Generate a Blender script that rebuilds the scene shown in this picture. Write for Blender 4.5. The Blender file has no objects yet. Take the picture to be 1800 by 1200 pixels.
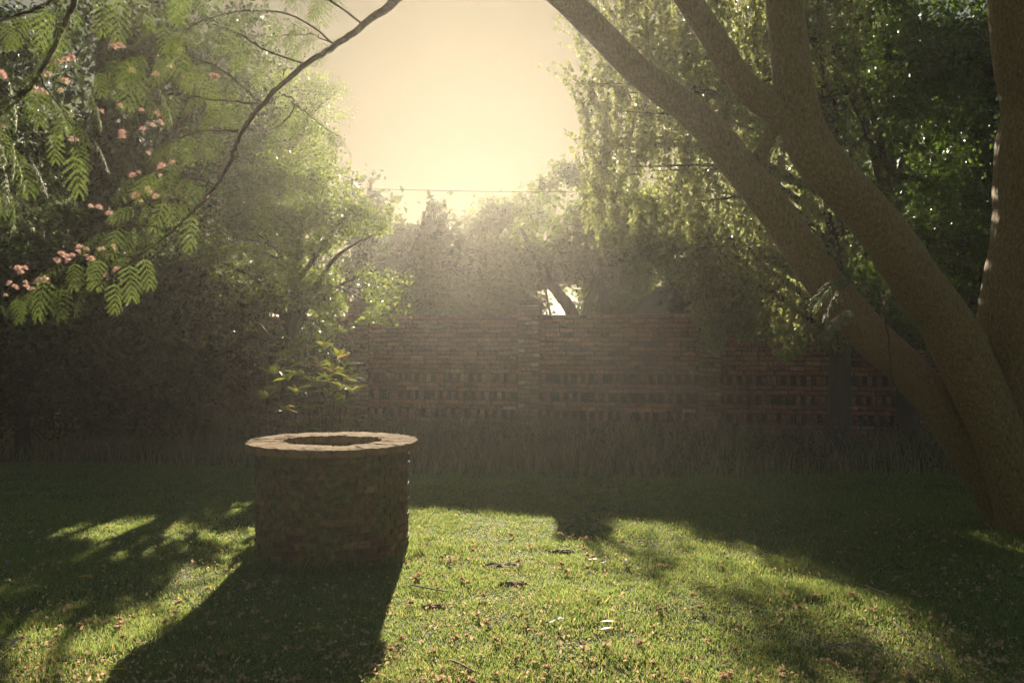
import bpy, math, random
import numpy as np
from mathutils import Vector, Matrix

# ------------------------------------------------------------------ camera, sky, sun, exposure
scene = bpy.context.scene
COL = scene.collection
CAM_H = 1.69
FPX = 1559.0            # focal length in pixels of the 1800 px wide photograph

cam = bpy.data.objects.new('camera', bpy.data.cameras.new('camera'))
COL.objects.link(cam)
cam.location = (0, 0, CAM_H)
cam.rotation_euler = (math.radians(90.1), 0, 0)
cam.data.lens = FPX / 1800.0 * 36.0
cam.data.sensor_width = 36.0
cam.data.clip_start = 0.05
cam.data.clip_end = 600
scene.camera = cam

SUN_EL = math.radians(17.6)
SUN_AZ = math.radians(-2.4)
SUN_DIR = Vector((math.sin(SUN_AZ) * math.cos(SUN_EL), math.cos(SUN_AZ) * math.cos(SUN_EL), math.sin(SUN_EL)))

world = bpy.data.worlds.new('World')
scene.world = world
world.use_nodes = True
wn, wl = world.node_tree.nodes, world.node_tree.links
sky = wn.new('ShaderNodeTexSky')
sky.sky_type = 'NISHITA'
sky.sun_disc = False
sky.sun_elevation = SUN_EL
sky.sun_rotation = SUN_AZ
sky.dust_density = 1.2
sky.air_density = 1.0
sky.ozone_density = 0.6
tint = wn.new('ShaderNodeMix'); tint.data_type = 'RGBA'; tint.blend_type = 'MULTIPLY'
tint.inputs[0].default_value = 1.0
tint.inputs[7].default_value = (1.0, 0.97, 0.77, 1)
# soft shoulder: the hazy bright sky levels off around the sun instead of burning out
lum_ = wn.new('ShaderNodeVectorMath'); lum_.operation = 'DOT_PRODUCT'
lum_.inputs[1].default_value = (0.2126, 0.7152, 0.0722)
wl.new(sky.outputs[0], lum_.inputs[0])
sc_ = wn.new('ShaderNodeMath'); sc_.operation = 'MULTIPLY_ADD'
sc_.inputs[1].default_value = 1.3; sc_.inputs[2].default_value = 1.0
wl.new(lum_.outputs['Value'], sc_.inputs[0])
dv_ = wn.new('ShaderNodeVectorMath'); dv_.operation = 'DIVIDE'
wl.new(sky.outputs[0], dv_.inputs[0]); wl.new(sc_.outputs[0], dv_.inputs[1])
wl.new(dv_.outputs[0], tint.inputs[6])
wl.new(tint.outputs[2], wn['Background'].inputs[0])
wn['Background'].inputs[1].default_value = 0.138

sun = bpy.data.objects.new('sun', bpy.data.lights.new('sun', 'SUN'))
COL.objects.link(sun)
sun.data.energy = 5.0
sun.data.color = (1.0, 0.87, 0.66)
sun.data.angle = math.radians(0.53)
sun.rotation_euler = SUN_DIR.to_track_quat('Z', 'Y').to_euler()
sun.location = SUN_DIR * 60

HAZE_DENSITY = 0.00115
HAZE_G = 0.74
HAZE_COLOR = (1.0, 0.94, 0.86, 1)

scene.view_settings.view_transform = 'Standard'
scene.view_settings.look = 'None'
scene.view_settings.exposure = 1.52
scene.view_settings.gamma = 1.0
scene.render.engine = 'CYCLES'
cy = scene.cycles
cy.max_bounces = 5
cy.diffuse_bounces = 3
cy.glossy_bounces = 2
cy.transmission_bounces = 3
cy.transparent_max_bounces = 6
cy.volume_bounces = 0
cy.caustics_reflective = False
cy.caustics_refractive = False
cy.use_adaptive_sampling = False
cy.use_denoising = True
cy.sample_clamp_indirect = 4.0

# ------------------------------------------------------------------ helpers
rng = np.random.default_rng(7)
random.seed(7)
U = lambda a, b: float(rng.uniform(a, b))


def at(px, py, d):
    """World point that stands d metres in front of the camera (pixel of the photograph)."""
    return Vector(((px - 900) / FPX * d, d, CAM_H - (py - 603) / FPX * d))


def vnoise(x, y, s, seed=0):
    """Smooth value noise in 0..1."""
    x = np.asarray(x, float) / s; y = np.asarray(y, float) / s
    xi = np.floor(x).astype(np.int64); yi = np.floor(y).astype(np.int64)
    fx = x - xi; fy = y - yi
    fx = fx * fx * (3 - 2 * fx); fy = fy * fy * (3 - 2 * fy)

    def h(a, b):
        n = (a * 374761393 + b * 668265263 + seed * 974634777) & 0x7fffffff
        n = ((n ^ (n >> 13)) * 1274126177) & 0x7fffffff
        return ((n ^ (n >> 16)) & 0xffff) / 65535.0
    return (h(xi, yi) * (1 - fx) + h(xi + 1, yi) * fx) * (1 - fy) + (h(xi, yi + 1) * (1 - fx) + h(xi + 1, yi + 1) * fx) * fy


def ground_z(x, y):
    x = np.asarray(x, float); y = np.asarray(y, float)
    return 0.05 * (vnoise(x + 50, y + 50, 2.3, 3) - 0.5) + 0.035 * (vnoise(x + 50, y + 50, 0.9, 4) - 0.5) + \
        0.12 * (vnoise(x + 50, y + 50, 6.0, 5) - 0.5) * np.clip((y - 9) / 4, 0, 1)


def gz(x, y):
    return float(ground_z(x, y))


def unit(v):
    return v / np.maximum(np.linalg.norm(v, axis=-1, keepdims=True), 1e-9)


def mesh_from(name, verts, faces, smooth=False, mats=()):
    me = bpy.data.meshes.new(name)
    verts = np.asarray(verts, np.float32).reshape(-1, 3)
    if isinstance(faces, np.ndarray):
        k = faces.shape[1]; n = len(faces)
        me.vertices.add(len(verts)); me.vertices.foreach_set('co', verts.ravel())
        me.loops.add(n * k); me.loops.foreach_set('vertex_index', faces.astype(np.int32).ravel())
        me.polygons.add(n)
        me.polygons.foreach_set('loop_start', np.arange(0, n * k, k, dtype=np.int32))
        me.polygons.foreach_set('loop_total', np.full(n, k, np.int32))
        me.update(calc_edges=True)
    else:
        me.from_pydata([tuple(map(float, v)) for v in verts], [], faces)
        me.update()
    if smooth:
        me.polygons.foreach_set('use_smooth', np.ones(len(me.polygons), bool))
    for m in mats:
        me.materials.append(m)
    return me


def link(name, me, parent=None, loc=None, rot=None, scale=None):
    o = bpy.data.objects.new(name, me)
    COL.objects.link(o)
    if parent is not None:
        o.parent = parent
    if loc is not None: o.location = loc
    if rot is not None: o.rotation_euler = rot
    if scale is not None: o.scale = scale if hasattr(scale, '__len__') else (scale,) * 3
    return o


def tag(o, label=None, cat=None, group=None, kind=None):
    if label: o['label'] = label
    if cat: o['category'] = cat
    if group: o['group'] = group
    if kind: o['kind'] = kind
    return o


def empty(name, loc=(0, 0, 0)):
    return link(name, None, loc=loc)


def local(me, root):
    """Mesh written in world coordinates -> coordinates of an unrotated root."""
    me.transform(Matrix.Translation(-Vector(root.location)))
    return me


class MB:
    """Collects tubes, boxes and quads into one mesh."""
    def __init__(self):
        self.v = []; self.f = []; self.n = 0

    def add(self, v, f):
        self.v.append(np.asarray(v, float)); self.f += [tuple(int(i) + self.n for i in q) for q in f]; self.n += len(v)

    def tube(self, pts, rad, seg=8, rough=0.0, cap=True):
        pts = np.asarray(pts, float); m = len(pts)
        tang = np.gradient(pts, axis=0); tang = unit(tang)
        ref = np.array([0.0, 1.0, 0.0]) if abs(tang[0][1]) < 0.8 else np.array([1.0, 0, 0])
        vs = []
        a = np.arange(seg) * 2 * math.pi / seg
        for i in range(m):
            t = tang[i]
            u = ref - t * ref.dot(t); u /= np.linalg.norm(u); ref = u
            w = np.cross(t, u)
            r = rad[i] * (1 + rough * (rng.random(seg) - 0.5)) if rough else rad[i]
            vs.append(pts[i] + (np.cos(a) * r)[:, None] * u + (np.sin(a) * r)[:, None] * w)
        v = np.concatenate(vs)
        f = []
        for i in range(m - 1):
            for j in range(seg):
                k = (j + 1) % seg
                f.append((i * seg + j, i * seg + k, (i + 1) * seg + k, (i + 1) * seg + j))
        if cap:
            f.append(tuple(range(seg))[::-1]); f.append(tuple((m - 1) * seg + j for j in range(seg)))
        self.add(v, f)

    def box(self, c, d, rz=0.0, jit=0.0):
        c = np.asarray(c, float); d = np.asarray(d, float) / 2
        v = np.array([[sx, sy, sz] for sx in (-1, 1) for sy in (-1, 1) for sz in (-1, 1)], float) * d
        if jit: v += rng.uniform(-jit, jit, v.shape)
        ca, sa = math.cos(rz), math.sin(rz)
        v = np.stack([v[:, 0] * ca - v[:, 1] * sa, v[:, 0] * sa + v[:, 1] * ca, v[:, 2]], 1) + c
        self.add(v, [(0, 1, 3, 2), (4, 6, 7, 5), (0, 4, 5, 1), (2, 3, 7, 6), (0, 2, 6, 4), (1, 5, 7, 3)])

    def mesh(self, name, mat, smooth=False):
        return mesh_from(name, np.concatenate(self.v), self.f, smooth, (mat,))

    def build(self, name, mat, parent=None, smooth=False):
        me = self.mesh(name, mat, smooth)
        if parent is not None: local(me, parent)
        return link(name, me, parent)


def spline(ctrl, n=6):
    """Catmull-Rom through control rows (x, y, z, r)."""
    c = np.asarray(ctrl, float)
    c = np.vstack([2 * c[0] - c[1], c, 2 * c[-1] - c[-2]])
    out = []
    for i in range(1, len(c) - 2):
        for k in range(n):
            t = k / n
            p0, p1, p2, p3 = c[i - 1], c[i], c[i + 1], c[i + 2]
            out.append(0.5 * ((2 * p1) + (-p0 + p2) * t + (2 * p0 - 5 * p1 + 4 * p2 - p3) * t * t + (-p0 + 3 * p1 - 3 * p2 + p3) * t ** 3))
    out.append(c[-2])
    o = np.array(out); o[:, 3] = np.maximum(o[:, 3], 0.001)
    return o


def limb_px(rows, n=6, wob=0.0):
    """rows of (px, py, distance, radius in metres) -> smooth centre line."""
    c = []
    for px, py, d, r in rows:
        p = at(px, py, d); c.append((p.x, p.y, p.z, r))
    s = spline(c, n)
    if wob:
        s[1:-1, :3] += rng.normal(0, wob, (len(s) - 2, 3))
    return s


# ------------------------------------------------------------------ materials
def mat_new(name):
    m = bpy.data.materials.new(name); m.use_nodes = True
    nt = m.node_tree
    b = nt.nodes['Principled BSDF']
    return m, nt, b


def N(nt, t, **kw):
    n = nt.nodes.new(t)
    for k, v in kw.items(): setattr(n, k, v)
    return n


def ramp(nt, fac, stops):
    r = N(nt, 'ShaderNodeValToRGB')
    e = r.color_ramp.elements
    while len(e) < len(stops): e.new(0.5)
    for el, (p, c) in zip(e, stops):
        el.position = p; el.color = (*c, 1)
    nt.links.new(fac, r.inputs[0])
    return r.outputs[0]


def island_rand(nt):
    """A random number for each object and each loose piece of a mesh."""
    g = N(nt, 'ShaderNodeNewGeometry'); oi = N(nt, 'ShaderNodeObjectInfo')
    a = N(nt, 'ShaderNodeMath', operation='ADD'); nt.links.new(g.outputs['Random Per Island'], a.inputs[0]); nt.links.new(oi.outputs['Random'], a.inputs[1])
    f = N(nt, 'ShaderNodeMath', operation='FRACT'); nt.links.new(a.outputs[0], f.inputs[0])
    return f.outputs[0]


def leaf_mat(name, stops, trans=0.45, rough=0.45, tcol=(1.5, 1.7, 0.6), spec=0.5):
    m, nt, b = mat_new(name)
    L = nt.links
    col = ramp(nt, island_rand(nt), stops)
    L.new(col, b.inputs['Base Color']); b.inputs['Roughness'].default_value = rough
    b.inputs['Specular IOR Level'].default_value = spec
    tr = N(nt, 'ShaderNodeBsdfTranslucent')
    mul = N(nt, 'ShaderNodeMix', data_type='RGBA', blend_type='MULTIPLY'); mul.inputs[0].default_value = 1
    L.new(col, mul.inputs[6]); mul.inputs[7].default_value = (*tcol, 1)
    L.new(mul.outputs[2], tr.inputs['Color'])
    mx = N(nt, 'ShaderNodeMixShader'); mx.inputs[0].default_value = trans
    L.new(b.outputs[0], mx.inputs[1]); L.new(tr.outputs[0], mx.inputs[2])
    L.new(mx.outputs[0], nt.nodes['Material Output'].inputs[0])
    return m


def noise_mat(name, stops, scale=8.0, detail=6, rough=0.9, bump=0.3, bscale=40.0, spec=0.3, stretch=(1, 1, 1), bdist=0.02):
    m, nt, b = mat_new(name)
    L = nt.links
    tc = N(nt, 'ShaderNodeTexCoord'); mp = N(nt, 'ShaderNodeMapping'); mp.inputs['Scale'].default_value = stretch
    L.new(tc.outputs['Object'], mp.inputs[0])
    n1 = N(nt, 'ShaderNodeTexNoise'); n1.inputs['Scale'].default_value = scale; n1.inputs['Detail'].default_value = detail
    n1.inputs['Roughness'].default_value = 0.65
    L.new(mp.outputs[0], n1.inputs['Vector'])
    L.new(ramp(nt, n1.outputs['Fac'], stops), b.inputs['Base Color'])
    b.inputs['Roughness'].default_value = rough; b.inputs['Specular IOR Level'].default_value = spec
    n2 = N(nt, 'ShaderNodeTexNoise'); n2.inputs['Scale'].default_value = bscale; n2.inputs['Detail'].default_value = 5
    L.new(mp.outputs[0], n2.inputs['Vector'])
    bp = N(nt, 'ShaderNodeBump'); bp.inputs['Strength'].default_value = bump; bp.inputs['Distance'].default_value = bdist
    L.new(n2.outputs['Fac'], bp.inputs['Height']); L.new(bp.outputs[0], b.inputs['Normal'])
    return m


def brick_mat(name, stops, moss=None, moss_lo=0.5, moss_hi=0.62, mscale=3.0):
    m, nt, b = mat_new(name)
    L = nt.links
    col = ramp(nt, island_rand(nt), stops)
    g = N(nt, 'ShaderNodeNewGeometry')
    n1 = N(nt, 'ShaderNodeTexNoise'); n1.inputs['Scale'].default_value = 22; n1.inputs['Detail'].default_value = 8; n1.inputs['Roughness'].default_value = 0.7
    L.new(g.outputs['Position'], n1.inputs['Vector'])
    dirt = N(nt, 'ShaderNodeMix', data_type='RGBA', blend_type='MULTIPLY')
    dirt.inputs[0].default_value = 0.85
    L.new(col, dirt.inputs[6])
    L.new(ramp(nt, n1.outputs['Fac'], [(0.3, (0.25, 0.22, 0.2)), (0.5, (0.85, 0.8, 0.76)), (0.72, (1.35, 1.25, 1.15))]), dirt.inputs[7])
    out = dirt.outputs[2]
    if moss:
        n3 = N(nt, 'ShaderNodeTexNoise'); n3.inputs['Scale'].default_value = mscale; n3.inputs['Detail'].default_value = 7; n3.inputs['Roughness'].default_value = 0.7
        L.new(g.outputs['Position'], n3.inputs['Vector'])
        mr = N(nt, 'ShaderNodeMapRange'); mr.inputs[1].default_value = moss_lo; mr.inputs[2].default_value = moss_hi
        L.new(n3.outputs['Fac'], mr.inputs[0])
        mm = N(nt, 'ShaderNodeMix', data_type='RGBA'); L.new(mr.outputs[0], mm.inputs[0])
        L.new(out, mm.inputs[6])
        L.new(ramp(nt, n1.outputs['Fac'], moss), mm.inputs[7])
        out = mm.outputs[2]
    L.new(out, b.inputs['Base Color'])
    b.inputs['Roughness'].default_value = 0.85; b.inputs['Specular IOR Level'].default_value = 0.3
    bp = N(nt, 'ShaderNodeBump'); bp.inputs['Strength'].default_value = 0.6; bp.inputs['Distance'].default_value = 0.012
    L.new(n1.outputs['Fac'], bp.inputs['Height']); L.new(bp.outputs[0], b.inputs['Normal'])
    return m


def plain_mat(name, c, rough=0.7, spec=0.3):
    m, nt, b = mat_new(name)
    n = N(nt, 'ShaderNodeTexNoise'); n.inputs['Scale'].default_value = 30
    nt.links.new(ramp(nt, n.outputs['Fac'], [(0.3, tuple(x * 0.7 for x in c)), (0.7, tuple(min(1, x * 1.2) for x in c))]), b.inputs['Base Color'])
    b.inputs['Roughness'].default_value = rough; b.inputs['Specular IOR Level'].default_value = spec
    return m


M_brick = brick_mat('brick_red', [(0.0, (0.22, 0.14, 0.125)), (0.25, (0.32, 0.18, 0.15)), (0.5, (0.40, 0.195, 0.155)), (0.75, (0.38, 0.22, 0.17)), (0.93, (0.48, 0.23, 0.155)), (1.0, (0.52, 0.41, 0.32))],
                    moss=[(0.3, (0.05, 0.045, 0.04)), (0.7, (0.13, 0.12, 0.09))], moss_lo=0.56, moss_hi=0.85, mscale=1.7)
MOSS = [(0.3, (0.05, 0.04, 0.014)), (0.5, (0.13, 0.11, 0.036)), (0.75, (0.25, 0.20, 0.08))]
M_wellbrick = brick_mat('brick_well', [(0.0, (0.10, 0.05, 0.03)), (0.4, (0.18, 0.09, 0.05)), (0.8, (0.26, 0.14, 0.075)), (0.94, (0.30, 0.17, 0.09)), (1.0, (0.55, 0.34, 0.19))], moss=MOSS, moss_lo=0.40, moss_hi=0.54, mscale=3.4)
M_wellmortar = brick_mat('well_mortar', [(0.0, (0.12, 0.09, 0.055)), (1.0, (0.17, 0.13, 0.08))], moss=MOSS, moss_lo=0.36, moss_hi=0.5, mscale=3.4)
M_pierbrick = brick_mat('brick_pier', [(0.0, (0.24, 0.16, 0.12)), (0.4, (0.34, 0.22, 0.16)), (0.75, (0.40, 0.27, 0.19)), (1.0, (0.52, 0.42, 0.32))], moss=[(0.3, (0.05, 0.045, 0.04)), (0.7, (0.13, 0.12, 0.09))], moss_lo=0.58, moss_hi=0.9, mscale=1.7)
M_mortar = noise_mat('mortar', [(0.3, (0.05, 0.042, 0.036)), (0.7, (0.13, 0.11, 0.09))], scale=20, bump=0.5)
M_capstone = noise_mat('cap_stone', [(0.3, (0.12, 0.09, 0.07)), (0.7, (0.26, 0.20, 0.16))], scale=10, bump=0.4)
M_stone = noise_mat('coping_stone', [(0.28, (0.09, 0.055, 0.028)), (0.45, (0.24, 0.15, 0.072)), (0.75, (0.36, 0.235, 0.12))], scale=14, detail=8, rough=0.95, bump=0.9, bscale=45, spec=0.1)
M_bark = noise_mat('silk_bark', [(0.30, (0.14, 0.088, 0.036)), (0.46, (0.25, 0.162, 0.068)), (0.58, (0.30, 0.20, 0.085)), (0.74, (0.45, 0.32, 0.16))], scale=46, detail=6, rough=0.8, bump=1.0, bscale=30, stretch=(1, 1, 0.55), bdist=0.03)
M_twig = noise_mat('twig_bark', [(0.3, (0.06, 0.04, 0.025)), (0.7, (0.16, 0.11, 0.07))], scale=20, bump=0.3)
M_darkbark = noise_mat('dark_bark', [(0.3, (0.04, 0.032, 0.024)), (0.7, (0.12, 0.095, 0.07))], scale=6, bump=0.7, stretch=(1, 1, 0.25))
M_soil = noise_mat('lawn_soil', [(0.3, (0.035, 0.050, 0.016)), (0.5, (0.06, 0.075, 0.028)), (0.7, (0.11, 0.10, 0.045))], scale=1.6, detail=9, bump=0.8, bscale=25, bdist=0.03)
M_earth = noise_mat('bare_earth', [(0.3, (0.07, 0.042, 0.024)), (0.7, (0.24, 0.145, 0.085))], scale=25, bump=0.9)
M_tile = noise_mat('roof_tile', [(0.3, (0.16, 0.11, 0.085)), (0.7, (0.28, 0.19, 0.15))], scale=9, bump=0.4)
M_plaster = noise_mat('plaster', [(0.3, (0.38, 0.35, 0.30)), (0.7, (0.5, 0.46, 0.40))], scale=4, bump=0.2)
M_metal = plain_mat('dark_metal', (0.03, 0.03, 0.03), 0.5)
M_wire = plain_mat('black_cable', (0.02, 0.02, 0.02), 0.6)
M_deadwood = noise_mat('dead_wood', [(0.3, (0.16, 0.12, 0.09)), (0.7, (0.40, 0.33, 0.26))], scale=25, bump=0.3)

G = lambda a, b, c: (a, b, c)
M_grass = leaf_mat('grass_blade', [(0, G(0.055, 0.084, 0.031)), (0.5, G(0.09, 0.124, 0.048)), (0.85, G(0.13, 0.15, 0.066)), (1, G(0.21, 0.17, 0.09))], 0.55, 0.55, (3.5, 3.4, 2.2))
M_weed = leaf_mat('long_grass', [(0, G(0.06, 0.075, 0.03)), (0.4, G(0.14, 0.13, 0.065)), (0.75, G(0.29, 0.24, 0.14)), (1, G(0.46, 0.38, 0.24))], 0.4, 0.6, (1.3, 1.2, 0.7))
M_seed = leaf_mat('seed_heads', [(0, G(0.30, 0.24, 0.18)), (1, G(0.55, 0.48, 0.38))], 0.3, 0.7, (1.1, 1, 0.8))
M_birch = leaf_mat('birch_leaf', [(0, G(0.10, 0.115, 0.055)), (0.6, G(0.15, 0.165, 0.075)), (1, G(0.21, 0.21, 0.11))], 0.5, 0.35, (2.3, 2.3, 1.5))
M_ivy = leaf_mat('laurel_leaf', [(0, G(0.03, 0.05, 0.014)), (0.6, G(0.05, 0.085, 0.02)), (1, G(0.085, 0.115, 0.036))], 0.38, 0.38, (2.3, 2.4, 1.2), 0.4)
M_dark = leaf_mat('evergreen_leaf', [(0, G(0.02, 0.033, 0.014)), (0.7, G(0.035, 0.055, 0.02)), (1, G(0.06, 0.082, 0.03))], 0.33, 0.5, (2.0, 2.1, 1.0), 0.3)
M_maple = leaf_mat('hornbeam_leaf', [(0, G(0.07, 0.10, 0.02)), (0.6, G(0.11, 0.15, 0.03)), (1, G(0.16, 0.18, 0.05))], 0.5, 0.4, (2.3, 2.3, 1.4))
M_bg = leaf_mat('far_leaf', [(0, G(0.06, 0.08, 0.025)), (1, G(0.11, 0.13, 0.045))], 0.5, 0.5, (2.0, 2.1, 1.4))
M_frond = leaf_mat('silk_frond', [(0, G(0.045, 0.065, 0.025)), (0.6, G(0.075, 0.10, 0.036)), (1, G(0.12, 0.14, 0.055))], 0.42, 0.6, (2.3, 2.4, 1.4))
M_magnolia = leaf_mat('glossy_leaf', [(0, G(0.06, 0.085, 0.025)), (0.55, G(0.10, 0.13, 0.035)), (0.9, G(0.16, 0.17, 0.05)), (1, G(0.22, 0.14, 0.07))], 0.5, 0.42, (2.2, 2.1, 0.9), 0.4)
M_litter = leaf_mat('litter', [(0, G(0.24, 0.17, 0.09)), (0.5, G(0.46, 0.36, 0.22)), (1, G(0.62, 0.51, 0.35))], 0.42, 0.8, (1.25, 1.1, 1.0))
M_yellow = leaf_mat('yellow_leaf', [(0, G(0.45, 0.33, 0.04)), (1, G(0.6, 0.45, 0.07))], 0.4, 0.5, (1.2, 1.1, 0.6))
M_pale = leaf_mat('pale_dead_leaf', [(0, G(0.24, 0.22, 0.18)), (1, G(0.36, 0.33, 0.27))], 0.3, 0.6, (1.1, 1.1, 1))


def blossom_mat():
    m, nt, b = mat_new('silk_blossom')
    L = nt.links
    tc = N(nt, 'ShaderNodeTexCoord'); ln = N(nt, 'ShaderNodeVectorMath', operation='LENGTH')
    L.new(tc.outputs['Object'], ln.inputs[0])
    mr = N(nt, 'ShaderNodeMapRange'); mr.inputs[1].default_value = 0.008; mr.inputs[2].default_value = 0.032
    L.new(ln.outputs['Value'], mr.inputs[0])
    c = ramp(nt, mr.outputs[0], [(0.0, (0.66, 0.58, 0.42)), (0.5, (0.74, 0.50, 0.44)), (1.0, (0.70, 0.27, 0.29))])
    L.new(c, b.inputs['Base Color']); b.inputs['Roughness'].default_value = 0.7
    tr = N(nt, 'ShaderNodeBsdfTranslucent'); L.new(c, tr.inputs[0])
    mx = N(nt, 'ShaderNodeMixShader'); mx.inputs[0].default_value = 0.55
    L.new(b.outputs[0], mx.inputs[1]); L.new(tr.outputs[0], mx.inputs[2]); L.new(mx.outputs[0], nt.nodes['Material Output'].inputs[0])
    return m


M_blossom = blossom_mat()

# ------------------------------------------------------------------ leaves
TAN_EL = math.tan(SUN_EL)


def inside(px, py, poly):
    c = np.zeros(len(px), bool); j = len(poly) - 1
    for i in range(len(poly)):
        xi, yi = poly[i]; xj, yj = poly[j]
        k = ((yi > py) != (yj > py)) & (px < (xj - xi) * (py - yi) / (yj - yi + 1e-9) + xi)
        c ^= k; j = i
    return c


# open glades: where the sun reaches the lawn between the trees (ground points, metres)
def g2(px, py):
    d = CAM_H * FPX / (py - 603.0)
    return ((px - 900) / FPX * d, d)


GLADE = [g2(*p) for p in [(520, 890), (712, 893), (980, 900), (1090, 906), (1230, 926), (1350, 956), (1450, 987), (1560, 1032), (1690, 1082), (1810, 1112), (1810, 1400), (0, 1400), (0, 1120), (170, 1120), (270, 1060), (400, 960)]]
GLINT = [[g2(*p) for p in q] for q in [[(1250, 925), (1340, 925), (1400, 938), (1300, 942)], [(1420, 955), (1480, 958), (1580, 995), (1520, 1002), (1450, 980)]]]
WELL_AT = ((586 - 900) / FPX * 7.3, 7.3)
WELL_SHADE = [g2(*p) for p in [(440, 860), (712, 885), (712, 985), (690, 1100), (680, 1400), (50, 1400), (225, 1150), (453, 985)]]
HALF = [g2(*p) for p in [(1010, 962), (1110, 955), (1270, 1020), (1450, 1085), (1500, 1160), (1380, 1190), (1200, 1150), (1050, 1040)]]
DAPPLE = [g2(*p) for p in [(60, 950), (200, 905), (440, 880), (440, 1000), (330, 1060), (160, 1110), (-200, 1100), (-200, 1000)]]


def sun_keep(C, rad=0.0, p_half=0.28, p_dap=0.62):
    """Keep those clumps whose shadow does not close the sunny glade on the lawn."""
    t = C[:, 2] / math.sin(SUN_EL)
    gx = C[:, 0] - SUN_DIR.x * t; gy = C[:, 1] - SUN_DIR.y * t
    lit = inside(gx, gy, GLADE) & ~inside(gx, gy, WELL_SHADE)
    for q in GLINT: lit |= inside(gx, gy, q)
    half = inside(gx, gy, HALF)
    dap = inside(gx, gy, DAPPLE)
    r = rng.random(len(C))
    ok = ~lit | (half & (r < p_half))
    # dapples come in streaks, so the gaps are bundled by a noise over the ground
    streak = vnoise(gx + 40 + gy * 0.3, gy + 40, 0.55, 11)
    ok &= ~(dap & (streak > p_dap))
    # so does the top of the well
    t = (C[:, 2] - 0.9) / SUN_DIR.z
    rx = C[:, 0] - SUN_DIR.x * t - WELL_AT[0]; ry = C[:, 1] - SUN_DIR.y * t - WELL_AT[1]
    ok &= ~((t > 0) & (rx * rx + ry * ry < 0.80 ** 2))
    # and the young shoot beside the leaning trunks
    t = (C[:, 1] - 6.5) / SUN_DIR.y
    qx = 900 + (C[:, 0] - SUN_DIR.x * t) / 6.5 * FPX; qy = 603 - (C[:, 2] - SUN_DIR.z * t - CAM_H) / 6.5 * FPX
    ok &= ~((C[:, 1] > 8) & (qx > 1395) & (qx < 1515) & (qy > 465) & (qy < 575) & (rng.random(len(C)) < 0.75))
    # the glossy shrub behind the well stands in the sun as well
    t = (C[:, 1] - 12.0) / SUN_DIR.y
    qx = 900 + (C[:, 0] - SUN_DIR.x * t) / 12.0 * FPX; qy = 603 - (C[:, 2] - SUN_DIR.z * t - CAM_H) / 12.0 * FPX
    ok &= ~((C[:, 1] > 12.3) & (qx > 565) & (qx < 650) & (qy > 640) & (qy < 770) & (rng.random(len(C)) < 0.85))
    return ok


def leaves_mesh(name, C, axis, nrm, ln, wd, mat, fold=0.18):
    """Folded diamond leaves: C centres, axis = base->tip, nrm = upper side."""
    n = len(C)
    axis = unit(axis); side = unit(np.cross(axis, nrm)); up = np.cross(side, axis)
    L = (ln if np.ndim(ln) else np.full(n, ln))[:, None]; W = (wd if np.ndim(wd) else np.full(n, wd))[:, None]
    v = np.empty((n, 4, 3))
    v[:, 0] = C - axis * L * 0.5
    v[:, 1] = C - axis * L * 0.08 + side * W * 0.5 + up * W * fold
    v[:, 2] = C + axis * L * 0.5
    v[:, 3] = C - axis * L * 0.08 - side * W * 0.5 + up * W * fold
    b = np.arange(n)[:, None] * 4
    f = np.concatenate([b + np.array([[0, 1, 2]]), b + np.array([[0, 2, 3]])], 0)
    return mesh_from(name, v.reshape(-1, 3), f, False, (mat,))


def ellipsoid_points(n, c, r, shell=0.55):
    d = unit(rng.normal(size=(n, 3)))
    k = rng.random(n) ** (1 / 3)
    k = shell * (1 - (1 - k) ** 1.6 * 0.9) + (1 - shell) * k
    return np.asarray(c, float) + d * k[:, None] * np.asarray(r, float)


def crown_leaves(clumps, per, rad, flat, ln, wd, droop=0.2, ln_var=0.35):
    """Leaves in sprays around clump centres; returns arrays for leaves_mesh."""
    n = len(clumps)
    idx = np.repeat(np.arange(n), per)
    r = rad * rng.uniform(0.6, 1.3, n)[idx]
    d = rng.normal(size=(n * per, 3)) * np.array([0.5, 0.5, 0.5 * flat])
    C = clumps[idx] + d * r[:, None]
    cl_ax = unit(rng.normal(size=(n, 3)) * np.array([1, 1, 0.3]))[idx]
    axis = unit(rng.normal(size=(n * per, 3)) * 0.8 + cl_ax * 0.7 + d * 0.5 + np.array([0, 0, -droop]))
    nrm = unit(rng.normal(size=(n * per, 3)) * 0.7 + np.array([0, 0, 1.0]))
    L = ln * rng.uniform(1 - ln_var, 1 + ln_var, n * per)
    return C, axis, nrm, L, L * wd / ln


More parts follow.
